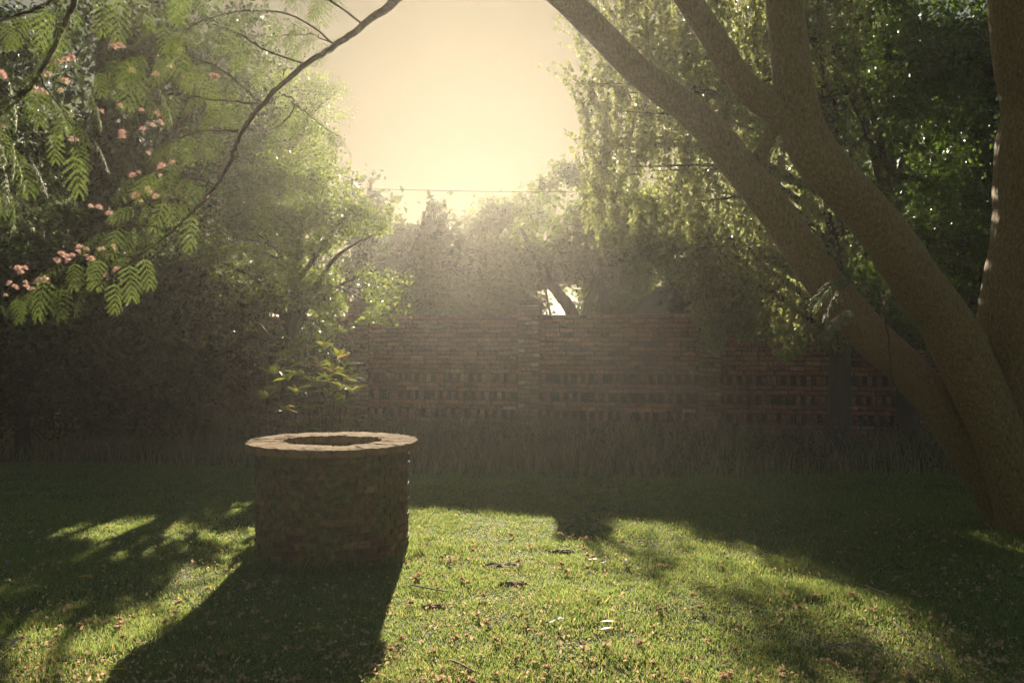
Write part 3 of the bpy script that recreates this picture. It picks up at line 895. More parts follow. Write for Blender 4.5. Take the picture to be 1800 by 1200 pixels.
    # fronds: feathered twice, shared by all copies
    def frond(nump, length, pl, lf=1.0):
        V, Fc = [], []
        def quad(c, a, s, l, w):
            i = len(V)
            V.extend([c - s * w * 0.35, c + a * l * 0.5 - s * w * 0.5, c + a * l, c + a * l * 0.5 + s * w * 0.5])
            Fc.append((i, i + 1, i + 2)); Fc.append((i, i + 2, i + 3))
        X, Y, Z = np.eye(3)
        # rachis along +X, sagging
        def rach(t): return np.array([t * length, 0, -0.22 * length * t * t])
        for i in range(24):
            p, q = rach(i / 24), rach((i + 1) / 24); j = len(V)
            w = 0.0016 * (1 - 0.5 * i / 24)
            V.extend([p - Y * w, p + Y * w, q + Y * w, q - Y * w]); Fc.append((j, j + 1, j + 2)); Fc.append((j, j + 2, j + 3))
        for k in range(nump):
            t = 0.22 + 0.78 * k / (nump - 1)
            p = rach(t)
            L = pl * math.sin(math.pi * (0.22 + 0.62 * k / (nump - 1))) ** 0.6 * U(0.9, 1.08)
            for sgn in (-1, 1):
                ang = math.radians(62 - 34 * k / (nump - 1)) + U(-0.06, 0.06)
                droop = U(0.28, 0.6)
                a = np.array([math.cos(ang), sgn * math.sin(ang), 0])
                def pin(u): return p + a * L * u + np.array([0, 0, -1.0]) * droop * L * u * u
                nl = 17
                for m in range(nl):
                    u = 0.06 + 0.94 * m / nl
                    c = pin(u); tdir = pin(u + 0.03) - c; tdir /= np.linalg.norm(tdir)
                    sd = np.cross(tdir, Z); sd /= np.linalg.norm(sd)
                    ll = lf * 0.0092 * (0.6 + 0.7 * math.sin(math.pi * (0.1 + 0.8 * u)))
                    for q in (-1, 1):
                        ad = sd * q * 0.82 + tdir * 0.55; ad /= np.linalg.norm(ad)
                        quad(c, ad, unit(np.cross(ad, Z + rng.normal(0, 0.28, 3))), ll, lf * 0.0056)
        return mesh_from('frond', np.array(V), np.array(Fc), False, (M_frond,))
    fm = [frond(6, 0.27, 0.12), frond(7, 0.31, 0.135), frond(6, 0.25, 0.115), frond(7, 0.29, 0.13)]
    sprig_mesh = frond(6, 0.24, 0.10, 1.5)

    def put_frond(p, yaw, pitch, roll, sc, par=None):
        o = link('frond', fm[rng.integers(4)], par or root, Vector(p) - root.location)
        o.rotation_euler = Matrix.Rotation(yaw, 3, 'Z').to_4x4().to_3x3().__matmul__(Matrix.Rotation(pitch, 3, 'Y')).__matmul__(Matrix.Rotation(roll, 3, 'X')).to_euler()
        o.scale = (sc,) * 3; last.append(o.name)
    last = []
    for pi, s in enumerate(paths):
        ln = len(s)
        cnt = max(4, int(np.linalg.norm(s[-1, :3] - s[0, :3]) / (0.062 if pi in (0, 1, 2, 3, 4, 12, 13, 14, 16) else 0.040)))
        for k in range(cnt):
            t = 0.15 + 0.85 * (k + rng.random() * 0.6) / cnt
            i = min(ln - 2, int(t * (ln - 1)))
            d = s[i + 1, :3] - s[i, :3]
            yaw = math.atan2(d[1], d[0]) + (1 if k % 2 else -1) * U(0.4, 1.2)
            put_frond(s[i, :3], yaw, U(0.3, 1.15), U(-0.5, 0.5), U(0.42, 0.72), boughs[pi])
    # fronds hanging straight from the limb and from boughs above the frame
    for px, py, d, yaw in [(78, 5, 4.5, 1.4), (180, -10, 4.6, 1.9), (245, -20, 4.55, 1.2), (212, -15, 4.7, 2.2), (315, -30, 4.7, 1.6), (290, 40, 4.9, 2.2), (300, 65, 4.9, 1.4),
                           (205, 95, 4.7, 2.6), (240, 105, 4.7, 2.3), (140, 135, 4.5, 0.6), (110, 170, 4.5, 1.7), (10, 130, 4.5, 0.2), (95, 345 - 120, 4.5, 2.0), (160, 240, 4.6, 0.3), (125, 262, 4.5, 1.6),
                           (335, 370, 5.0, 1.6), (225, 455, 4.9, 1.6), (250, 445, 4.9, 1.2), (200, 490, 4.9, 1.7), (20, 240, 4.5, 0.3), (5, 290, 4.5, 0.2), (15, 330, 4.5, 0.8)]:
        put_frond(at(px, py, d), yaw, U(0.9, 1.35), U(-0.3, 0.3), U(0.55, 0.78))
    # boughs beyond the arch that fill the upper corner of the crown
    for k in range(40):
        px, py = U(170, 600), U(-90, 330)
        if px > 250 + (330 - py) * 1.15 or (px < 200 and py > 150): continue
        put_frond(at(px, py, U(5.2, 6.6)), U(0, 6.28), U(0.1, 1.1), U(-0.5, 0.5), U(0.6, 0.95))

    # powder-puff blossoms
    def puff(nf, r, up):
        V, Fc = [], []
        for k in range(nf):
            a = rng.normal(size=3); a[2] = abs(a[2]) * up + 0.15; a /= np.linalg.norm(a)
            s = np.cross(a, rng.normal(size=3)); s /= np.linalg.norm(s)
            L = r * U(0.75, 1.1); i = len(V)
            V.extend([a * 0.002 - s * 0.0007, a * 0.002 + s * 0.0007, a * L * 0.6 + s * 0.0012 + np.array([0, 0, -0.002]), a * L + np.array([0, 0, -0.004])]); Fc.append((i, i + 1, i + 2)); Fc.append((i, i + 2, i + 3))
        return mesh_from('blossom', np.array(V), np.array(Fc), False, (M_blossom,))
    pm = [puff(150, 0.034, 1.6), puff(170, 0.036, 1.3), puff(120, 0.030, 2.0)]
    spots = [(87, 113), (112, 105), (127, 100), (104, 112), (208, 80), (200, 86), (216, 84), (85, 133), (112, 145), (116, 141), (60, 158), (105, 160), (75, 160), (82, 166), (275, 130), (230, 127), (268, 134), (320, 135), (300, 118), (383, 140), (372, 134), (180, 195), (207, 185),
             (247, 193), (275, 198), (277, 215), (218, 240), (213, 236), (135, 250), (128, 247), (260, 268), (305, 285), (283, 295), (240, 305), (285, 310), (240, 345), (258, 330), (246, 352), (170, 367), (160, 365), (195, 380), (5, 130), (2, 136), (3, 225), (252, 225), (268, 222), (232, 308), (275, 345), (262, 340),
             (100, 455), (108, 452), (118, 450), (135, 445), (140, 438), (150, 437), (150, 450), (162, 455), (172, 442), (180, 440), (195, 435), (35, 478), (30, 474), (40, 472), (20, 500), (42, 498), (62, 498), (46, 503), (80, 490), (72, 492), (10, 520), (186, 488), (208, 477), (118, 458), (128, 452), (24, 506), (55, 508)]
    for px, py in spots:
        d = 4.55 if px < 150 and py < 300 else 4.8 + 0.4 * (px / 400)
        o = link('blossom', pm[rng.integers(3)], root, at(px + U(-3, 3), py + U(-3, 3), d + U(-0.1, 0.1)) - root.location, (U(-0.7, 0.7), U(-0.7, 0.7), U(0, 6)), U(0.65, 1.0))
    # the rest of the crown spreads overhead, above the frame
    n = 200
    cx = rng.uniform(-2.5, 9, n); cyy = rng.uniform(2.0, 10.5, n)
    cl = np.stack([cx, cyy, CAM_H + 0.41 * cyy + 0.5 + rng.uniform(0, 2.2, n)], 1)
    C, A, Nn, L, W = crown_leaves(cl, 26, 0.75, 0.4, 0.26, 0.12, 0.3)
    ok = (C[:, 2] > CAM_H + 0.40 * C[:, 1] + 0.25) & (C[:, 2] < 7.6)
    link('crown', local(leaves_mesh('crown', C[ok], A[ok], Nn[ok], L[ok], W[ok], M_frond), root), root)
    # a sucker shoot with two fronds beside the trunks
    tube('shoot', [(1588, 800, 7.3, 0.007), (1575, 720, 7.3, 0.006), (1566, 640, 7.25, 0.006), (1556, 560, 7.0, 0.005), (1548, 520, 6.85, 0.004), (1530, 490, 6.7, 0.003), (1500, 470, 6.55, 0.002)], seg=6, mat=M_twig)
    tube('shoot', [(1585, 770, 7.3, 0.004), (1605, 745, 7.3, 0.003), (1630, 728, 7.3, 0.002)], seg=5, mat=M_twig)
    tube('shoot', [(1556, 550, 7.0, 0.003), (1530, 532, 6.75, 0.0025), (1505, 540, 6.55, 0.002)], seg=5, mat=M_twig)
    for px, py, d, yaw, pt in [(1500, 472, 6.55, math.pi + 0.3, 0.45), (1495, 474, 6.55, math.pi - 0.25, 0.6), (1498, 478, 6.5, math.pi + 0.05, 0.8), (1508, 538, 6.55, math.pi + 0.1, 0.5), (1500, 540, 6.55, math.pi + 0.5, 0.4), (1556, 520, 7.15, 0.3, 0.4), (1565, 545, 7.2, -0.4, 0.4), (1625, 446, 7.0, 0.1, 0.0)]:
        put_frond(at(px, py, d), yaw, pt, U(-0.2, 0.2), U(1.2, 1.5))
        bpy.data.objects[last[-1]].data = sprig_mesh


build_silk_tree()

# ------------------------------------------------------------------ weeping birch before the wall
def build_birch():
    base = at(1470, 603, 13.2); base.z = gz(base.x, base.y)
    root = empty('weeping_birch', base)
    tag(root, 'weeping birch with hanging leafy twigs over the brick wall', 'tree')
    tp = spline([(base.x, base.y, base.z - 0.1, 0.19), (base.x + 0.05, base.y, 2.0, 0.15), (base.x - 0.1, base.y + 0.05, 4.5, 0.12), (base.x - 0.25, base.y, 6.2, 0.08), (base.x - 0.3, base.y, 7.4, 0.03)], 7)
    mb = MB(); mb.tube(tp[:, :3], tp[:, 3], 12, 0.1); mb.build('trunk', M_darkbark, root, True)
    # how far down the curtain of twigs reaches, by pixel column of the photograph
    bx = [980, 1010, 1040, 1075, 1105, 1140, 1165, 1200, 1230, 1260, 1300, 1345, 1385, 1420, 1470, 1520]
    by = [250, 395, 430, 470, 540, 530, 492, 505, 600, 625, 595, 600, 640, 610, 620, 600]
    ends = []
    for i in range(46):
        px = U(1000, 1500); d = U(12.1, 13.7)
        z_hi = U(-140, np.interp(px, bx, by) - 110)
        e = np.array(at(px, z_hi, d)); e[2] = min(e[2], 7.4); ends.append(e)
        zc = min(e[2] - 0.2, 8.5) if e[2] > 3 else 2.2
        k = np.argmin(np.abs(tp[:, 2] - max(1.8, zc - U(0, 0.8))))
        s = tp[k, :3]; r0 = tp[k, 3] * 0.4
        mid = (s + e) / 2 + np.array([U(-0.2, 0.2), U(-0.2, 0.2), 0.35])
        p = spline([(*s, r0), (*mid, r0 * 0.6), (*e, 0.006)], 6)
        mb = MB(); mb.tube(p[:, :3], p[:, 3], 6); mb.build('limb', M_darkbark, root, True)
    C, A, Nn, L = [], [], [], []
    mbt = MB()
    n_str = 0
    while n_str < 1450:
        px = 975 + 580 * rng.random() ** 0.85; d = U(12.4, 13.5)
        top = U(-230, 600)
        bot_lim = np.interp(px, bx, by) - 40 * rng.random() ** 2
        if top > bot_lim - 25 or at(px, top, d).z > 7.6: continue
        # ragged edge towards the open sky
        edge = 1030 - 0.06 * max(0, 330 - top) + 45 * (vnoise(top, 5, 90, 51) - 0.5)
        if px < edge: continue
        if rng.random() < (px - 1360 + 120 * (vnoise(top, 9, 120, 52) - 0.5)) / 190: continue
        lenm = U(0.5, 1.6)
        p0 = np.array(at(px, top, d)); zlim = at(px, bot_lim, d).z
        lenm = min(lenm, p0[2] - zlim)
        if lenm < 0.12: continue
        n_str += 1
        sway = rng.normal(0, 0.16, 2)
        m = max(3, int(lenm / 0.12))
        ts = np.linspace(0, 1, m + 1)
        pts = np.stack([p0[0] + sway[0] * (1 - np.sqrt(ts)) * 2, p0[1] + sway[1] * (1 - np.sqrt(ts)) * 2, p0[2] - lenm * ts], 1)
        if n_str % 2: mbt.tube(pts[::2] if len(pts) > 4 else pts, np.full(len(pts[::2] if len(pts) > 4 else pts), 0.0022), 3, cap=False)
        k = int(lenm / 0.020)
        tt = rng.random(k)
        c = np.stack([np.interp(tt, ts, pts[:, j]) for j in range(3)], 1)
        ax = rng.normal(size=(k, 3)) * np.array([0.7, 0.7, 0.35]) + np.array([0, 0, -0.85]); ax = unit(ax)
        c = c + ax * 0.035 + rng.normal(0, 0.012, (k, 3))
        C.append(c); A.append(ax); Nn.append(unit(rng.normal(size=(k, 3)))); L.append(rng.uniform(0.05, 0.088, k))
    C, A, Nn, L = map(np.concatenate, (C, A, Nn, L))
    k = sun_keep(C, 0, 0.4); C, A, Nn, L = C[k], A[k], Nn[k], L[k]
    link('crown', local(leaves_mesh('crown', C, A, Nn, L, L * 0.66, M_birch), root), root)
    tw = mbt.build('twigs', M_twig, root); tag(tw, None, None, None, 'stuff')


build_birch()


# ------------------------------------------------------------------ other trees and shrubs
def blob(px, py, d, wpx, hpx, dep):
    p = at(px, py, d)
    return (tuple(p), (wpx / FPX * d, dep, hpx / FPX * d))


def straight(px, d, top_py, r, lean=0.0):
    b = at(px, 603, d); t = min(7.3, at(px, top_py, d).z); z0 = gz(b.x, b.y)
    return (b.x, b.y), [(b.x, b.y, z0 - 0.1, r * 1.25), (b.x + lean * 0.3, b.y, z0 + 0.3 * t, r), (b.x + lean * 0.7 - 0.05, b.y + 0.05, z0 + 0.65 * t, r * 0.75), (b.x + lean, b.y, t, r * 0.25)]


# laurel mass beyond the silk tree, right
bs, tr = straight(1600, 13.6, -60, 0.14, -0.4)
tree('laurel_tree', 'glossy dark green laurel tree behind the leaning trunks', 'tree', bs, tr,
     [blob(1560, 280, 13.4, 130, 200, 0.9), blob(1490, 120, 13.6, 120, 210, 0.9), blob(1640, 60, 13.7, 130, 190, 1.0), blob(1520, 480, 13.6, 120, 130, 0.7), blob(1660, 440, 13.8, 110, 160, 0.8), blob(1590, 560, 13.8, 120, 70, 0.6)],
     480, 64, 0.36, 0.085, 0.05, M_ivy, M_darkbark, flat=0.9, droop=0.6, limbs=12, core=0.15)
bs, tr = straight(1730, 15.5, -100, 0.22)
tree('yew_tree', 'tall dark yew at the edge behind the upright trunk', 'tree', bs, tr,
     [blob(1740, 100, 15.5, 170, 240, 1.2), blob(1700, 420, 15.5, 170, 240, 1.2), blob(1800, 520, 15.5, 170, 200, 1.2), blob(1600, 30, 16.5, 160, 200, 1.2)],
     1000, 26, 0.42, 0.10, 0.045, M_dark, M_darkbark, flat=0.8, droop=0.3, limbs=8, core=1.2)

# hornbeam bush, sunlit on the side of the gap, left
bs, tr = straight(500, 14.4, 380, 0.13, 0.3)
tree('hornbeam_tree', 'bushy hornbeam left of the gap with sunlit leaves', 'tree', bs, tr,
     [blob(520, 420, 14.2, 110, 120, 0.35), blob(600, 440, 14.0, 72, 110, 0.25), blob(580, 520, 14.0, 90, 60, 0.28), blob(470, 340, 14.5, 90, 90, 0.8), blob(420, 480, 14.3, 110, 110, 0.8), blob(560, 360, 14.2, 80, 90, 0.3), blob(630, 440, 13.9, 45, 110, 0.22), blob(640, 540, 13.9, 40, 26, 0.3), blob(500, 560, 14.2, 100, 70, 0.6), blob(590, 560, 14.2, 70, 40, 0.4), blob(390, 560, 14.0, 90, 70, 0.5)],
     470, 78, 0.34, 0.068, 0.044, M_maple, M_darkbark, flat=0.5, droop=0.2, limbs=14)
# dark evergreens filling the left
bs, tr = straight(180, 15.0, -120, 0.24)
tree('holm_oak', 'large dark holm oak filling the left side behind the blossoms', 'tree', bs, tr,
     [blob(120, 120, 15.0, 190, 230, 1.3), blob(300, 200, 15.2, 160, 210, 1.2), blob(60, 380, 14.8, 190, 190, 1.2), blob(260, 430, 15.0, 170, 160, 1.1), blob(350, 40, 15.4, 150, 150, 1.2), blob(400, 250, 15.4, 70, 110, 0.7)],
     620, 60, 0.46, 0.085, 0.045, M_dark, M_darkbark, flat=0.7, droop=0.3, limbs=10, core=0.9)
bs, tr = straight(40, 13.2, 450, 0.10)
tree('holly_shrub', 'black green holly shrub under the holm oak at far left', 'shrub', bs, tr,
     [blob(60, 620, 13.0, 150, 150, 0.8), blob(-80, 580, 12.8, 160, 190, 0.8), blob(190, 590, 13.4, 130, 150, 0.7), blob(110, 520, 13.4, 90, 90, 0.6)],
     760, 30, 0.32, 0.075, 0.04, M_dark, M_darkbark, flat=0.8, droop=0.3, limbs=6, core=0.9)
bs, tr = straight(350, 13.8, 500, 0.09)
tree('privet_shrub', 'dim privet shrub below the hornbeam beside the glossy bush', 'shrub', bs, tr,
     [blob(330, 600, 13.8, 130, 130, 0.7), blob(450, 610, 14.2, 90, 130, 0.6), blob(250, 690, 13.4, 130, 60, 0.6), blob(545, 620, 14.9, 85, 100, 0.4), blob(300, 520, 13.9, 80, 80, 0.5)],
     760, 32, 0.28, 0.06, 0.034, M_dark, M_darkbark, flat=0.7, droop=0.3, limbs=6, core=0.7)

# paler tree above the hornbeam, thin enough for the sun to come through
bs, tr = straight(455, 19.0, 40, 0.13, 0.3)
tree('acacia_tree', 'pale sunlit acacia rising behind the hornbeam into the glow', 'tree', bs, tr,
     [blob(480, 110, 19.0, 85, 170, 0.5), blob(545, 190, 19.0, 45, 110, 0.35), blob(430, 250, 19.0, 90, 110, 0.5), blob(520, 290, 19.0, 80, 60, 0.4)],
     230, 60, 0.42, 0.085, 0.05, M_maple, M_darkbark, flat=0.6, droop=0.4, limbs=12)

# beyond the wall
def cy_tree(px, d, top, wpx, label, n, mat, name='conifer', lo=600):
    bs, tr = straight(px, d, top, 0.2)
    blobs = []
    for k in range(5):
        f = k / 4
        blobs.append(blob(px, top + (lo - top) * (0.12 + 0.8 * f), d, wpx * (0.45 + 0.6 * f), (lo - top) * 0.20, wpx / FPX * d * (0.45 + 0.5 * f)))
    tree(name, label, 'tree', bs, tr, blobs, n // 2, 24, 0.55, 0.24, 0.12, mat, M_darkbark, flat=0.6, droop=0.4, limbs=5, core=0.5)


cy_tree(745, 27, 372, 95, 'rounded dark conifer standing behind the wall by the hornbeam', 620, M_dark)
cy_tree(652, 30, 318, 40, 'narrow conifer with tiered tip rising behind the hornbeam', 260, M_dark)
bs, tr = straight(860, 31, 380, 0.16, 0.3)
tree('ash_tree', 'hazy ash tree in the middle of the gap behind the wall', 'tree', bs, tr,
     [blob(850, 450, 31, 75, 70, 1.3), blob(905, 420, 31, 70, 80, 1.3), blob(870, 520, 31, 70, 40, 1.0), blob(800, 480, 30, 60, 60, 1.0)],
     260, 34, 0.62, 0.22, 0.13, M_bg, M_darkbark, flat=0.6, limbs=9)
for px, w_, top, lab in [(770, 110, 478, 'hazy lilac bush behind the wall below the rounded conifer'), (885, 62, 492, 'low hazy lilac bush behind the wall beside the brick pier'), (1072, 44, 470, 'dim lilac bush behind the wall between stems and house')]:
    bs, tr = straight(px, 25.5, 520, 0.07)
    tree('lilac_bush', lab, 'bush', bs, tr, [blob(px, (top + 620) / 2, 25.5, w_, (620 - top) / 2, 0.9)], 240 if w_ > 100 else 170, 28, 0.42, 0.16, 0.095, M_bg, M_darkbark, limbs=6, core=0.3)
bs, tr = straight(1330, 18.5, 470, 0.08)  # added bush, blocks low sun from the lawn by the leaning trunks
tree('added_shade_bush', 'dark bush added behind the wall to shade the foot of the trunks', 'bush', bs, tr, [blob(1330, 510, 18.5, 130, 110, 0.8), blob(1470, 520, 18.5, 90, 100, 0.7), blob(1245, 560, 18.5, 60, 60, 0.6)], 420, 40, 0.36, 0.11, 0.07, M_dark, M_darkbark, limbs=7, core=0.3)
# the tree with crossing stems seen over the wall
def stem_tree():
    b = at(1040, 603, 22.5); b.z = gz(b.x, b.y)
    root = empty('plum_tree', b); tag(root, 'tree with bare crossing stems above the wall by the brick pier', 'tree')
    stems = [[(1030, 640, 22, 0.20), (1006, 552, 22, 0.16), (985, 520, 22, 0.14), (965, 495, 22, 0.12), (940, 450, 22.2, 0.08), (915, 400, 22.5, 0.04)],
             [(1020, 640, 22.4, 0.14), (1032, 545, 22.4, 0.12), (1046, 500, 22.4, 0.11), (1053, 450, 22.4, 0.10), (1050, 420, 22.4, 0.08), (1030, 370, 22.6, 0.04)],
             [(1075, 640, 22.6, 0.15), (1066, 548, 22.6, 0.13), (1056, 500, 22.6, 0.11), (1050, 460, 22.6, 0.10), (1060, 430, 22.5, 0.09), (1082, 415, 22.4, 0.07), (1110, 395, 22.3, 0.04)],
             [(968, 560, 23, 0.03), (962, 525, 23, 0.03), (956, 500, 23, 0.025), (940, 480, 23, 0.015)]]
    for rows in stems:
        s = limb_px(rows, 5, 0.006); mb = MB(); mb.tube(s[:, :3], s[:, 3], 9, 0.08); mb.build('trunk', M_darkbark, root, True)
    blobs = [blob(985, 420, 22.5, 75, 70, 1.1), blob(1060, 380, 22.5, 60, 80, 1.1), blob(940, 470, 23, 60, 28, 0.9), blob(1090, 460, 23.4, 40, 70, 0.8), blob(1010, 340, 22.8, 60, 50, 1.0), blob(1035, 455, 23.2, 50, 40, 0.8)]
    cl = np.concatenate([ellipsoid_points(110, c, r) for c, r in blobs]); cl = cl[sun_keep(cl, 0, 0.5)]
    C, A, Nn, L, W = crown_leaves(cl, 50, 0.46, 0.6, 0.14, 0.085)
    link('crown', local(leaves_mesh('crown', C, A, Nn, L, W, M_bg), root), root)


stem_tree()
bs, tr = straight(1180, 30, 300, 0.2)
tree('poplar_tree', 'pale poplar behind the house seen through the birch', 'tree', bs, tr,
     [blob(1130, 420, 30, 90, 100, 1.5), blob(1250, 450, 30, 110, 90, 1.5), blob(1380, 470, 30, 120, 90, 1.5), blob(1100, 510, 29, 60, 40, 1.0)],
     200, 34, 0.7, 0.22, 0.13, M_bg, M_darkbark, limbs=6, core=0.3)
bs, tr = straight(560, 29, 300, 0.2)
tree('lime_tree', 'tall lime tree beyond the wall behind the hornbeam', 'tree', bs, tr,
     [blob(540, 490, 29, 110, 70, 1.5), blob(400, 350, 28, 130, 170, 1.5), blob(220, 330, 28, 150, 180, 1.5), blob(60, 330, 27, 150, 190, 1.5), blob(700, 500, 29, 90, 50, 1.2)],
     620, 26, 0.6, 0.14, 0.08, M_bg, M_darkbark, limbs=6, core=0.4)


# glossy shrub behind the well: every leaf a piece of its own
def glossy_shrub():
    b = at(560, 603, 12.0); b.z = gz(b.x, b.y)
    root = empty('magnolia_shrub', b); tag(root, 'glossy broad leaved shrub behind the well with brown leaf backs', 'shrub')
    def leaf(l, w, fold, curl):
        V, Fc = [], []
        n = 6
        for i in range(n + 1):
            t = i / n; ww = w * math.sin(math.pi * min(0.999, 0.04 + 0.94 * t) ** 0.85) * 0.5
            V += [(l * t, -ww, fold * ww - curl * t * t), (l * t, 0, -curl * t * t), (l * t, ww, fold * ww - curl * t * t)]
        for i in range(n):
            for j in range(2):
                a = i * 3 + j; Fc.append((a, a + 3, a + 4, a + 1))
        return mesh_from('leaf', V, Fc, True, (M_magnolia,))
    lm = [leaf(0.16, 0.052, 0.35, 0.025), leaf(0.19, 0.055, 0.25, 0.05), leaf(0.14, 0.048, 0.4, 0.012)]
    tips = [(505, 625), (520, 608), (545, 610), (570, 612), (592, 625), (608, 640), (612, 665), (600, 680), (618, 690), (585, 650), (560, 640), (535, 640), (550, 670), (575, 690), (598, 712), (606, 735), (585, 745), (480, 655), (487, 680), (505, 665), (520, 690), (540, 715), (560, 735), (495, 720), (515, 745), (530, 660), (575, 665), (590, 700), (470, 700), (600, 655), (565, 715), (545, 755)]
    for px, py in tips:
        d = 12.0 + U(-0.45, 0.35)
        e = np.array(at(px, py, d)); s = np.array([b.x + U(-0.15, 0.15), b.y + U(-0.1, 0.1), b.z - 0.03])
        mid = s * 0.45 + e * 0.55 + np.array([U(-0.1, 0.1), U(-0.08, 0.08), -0.08])
        p = spline([(*s, 0.014), (*mid, 0.009), (*e, 0.004)], 5)
        mb = MB(); mb.tube(p[:, :3], p[:, 3], 5); stem = mb.build('stem', M_twig, root, True)
        out = unit(e - mid)
        for k in range(9):
            a = k * 2.4 + U(-0.3, 0.3)
            dirv = Vector((math.cos(a), math.sin(a), U(-0.35, 0.75))) + Vector(out) * 0.35
            q = dirv.to_track_quat('X', 'Z')
            o = link('leaf', lm[rng.integers(3)], stem, Vector(e) - root.location + Vector(out) * U(-0.05, 0.02), None, U(0.95, 1.45))
            o.rotation_euler = (q.to_matrix() @ Matrix.Rotation(U(-0.6, 0.6), 3, 'X')).to_euler()


glossy_shrub()

# ------------------------------------------------------------------ house beyond the wall
def house():
    c = at(1215, 603, 21.5)
    root = empty('tiled_house', (c.x, c.y, 0)); tag(root, 'low house with a brown tiled roof showing above the wall', 'house')
    w, dp, ev, rg = 1.5, 2.6, 2.15, 3.05
    mb = MB(); mb.box((c.x, c.y + dp / 2 + 0.25, ev / 2 - 0.05), (2 * w - 0.4, dp - 0.4, ev + 0.1)); mb.build('house_wall', M_plaster, root)
    rows, cols = 13, 26
    # hipped front slope laid with pantile courses
    def course_mesh(sgn_back):
        m = MB()
        for r in range(rows):
            f0, f1 = r / rows, (r + 1) / rows
            for (f, lift) in ((f0, 0.03), (f1 + 0.01, 0.0)):
                pass
            half0, half1 = w * (1 - 0.55 * f0), w * (1 - 0.55 * f1)
            vs = []; fs = []
            nn = cols * 3
            for lay in range(2):
                half = half0 if lay == 0 else half1; f = f0 if lay == 0 else f1
                for j in range(nn + 1):
                    u = -1 + 2 * j / nn
                    wave = 0.012 * math.cos(j * 2 * math.pi / 3)
                    y = (f * (dp / 2)) if not sgn_back else dp - f * (dp / 2)
                    vs.append((c.x + half * u, c.y + y, ev + (rg - ev) * f + wave + (0.028 if lay == 0 else 0.0)))
            for j in range(nn):
                fs.append((j, j + 1, nn + 2 + j, nn + 1 + j) if not sgn_back else (j + 1, j, nn + 1 + j, nn + 2 + j))
            # the thickness seen at the lower edge of each course
            k0 = len(vs)
            for j in range(nn + 1):
                x, y, z = vs[j]; vs.append((x, y, z - 0.03))
            for j in range(nn):
                fs.append((j + 1, j, k0 + j, k0 + j + 1))
            m.add(vs, fs)
        return m
    tag(course_mesh(False).build('roof_tiles', M_tile, root), None, None, None, 'stuff')
    tag(course_mesh(True).build('roof_tiles', M_tile, root), None, None, None, 'stuff')
    m = MB()
    for s in (-1, 1):
        v = [(c.x + s * w, c.y, ev - 0.02), (c.x + s * w, c.y + dp, ev - 0.02), (c.x + s * w * 0.45, c.y + dp / 2, rg - 0.02)]
        m.add(v, [(0, 1, 2) if s > 0 else (1, 0, 2)])
    m.build('roof_hip', M_tile, root)
    m = MB(); m.tube([(c.x - w * 0.45, c.y + dp / 2, rg + 0.02), (c.x + w * 0.45, c.y + dp / 2, rg + 0.02)], [0.06, 0.06], 8); m.build('ridge', M_tile, root)


house()

# overhead cable, slightly sagging, between poles hidden in the crowns
p0, p1 = at(430, 322, 20.0), at(1620, 318, 19.0)
pts = [p0 + (p1 - p0) * t + Vector((0, 0, -0.22 * 4 * t * (1 - t))) for t in np.linspace(0, 1, 25)]
mb = MB(); mb.tube([tuple(p) for p in pts], [0.007] * 25, 5)
tag(mb.build('overhead_cable', M_wire), 'thin dark overhead cable crossing the gap above the wall', 'cable')

# dark stub of pipe at the foot of the wall
p = at(1290, 790, 14.2); z0 = gz(p.x, p.y)
mb = MB(); mb.tube([(p.x, p.y, z0 - 0.05), (p.x, p.y, 0.20), (p.x + 0.005, p.y, 0.36), (p.x + 0.005, p.y, 0.37)], [0.042, 0.042, 0.042, 0.05], 12)
mb.tube([(p.x + 0.005, p.y, 0.37), (p.x + 0.005, p.y, 0.395)], [0.054, 0.05], 12)
tag(mb.build('pipe_stub', M_metal), 'short dark upright pipe at the foot of the wall', 'pipe')

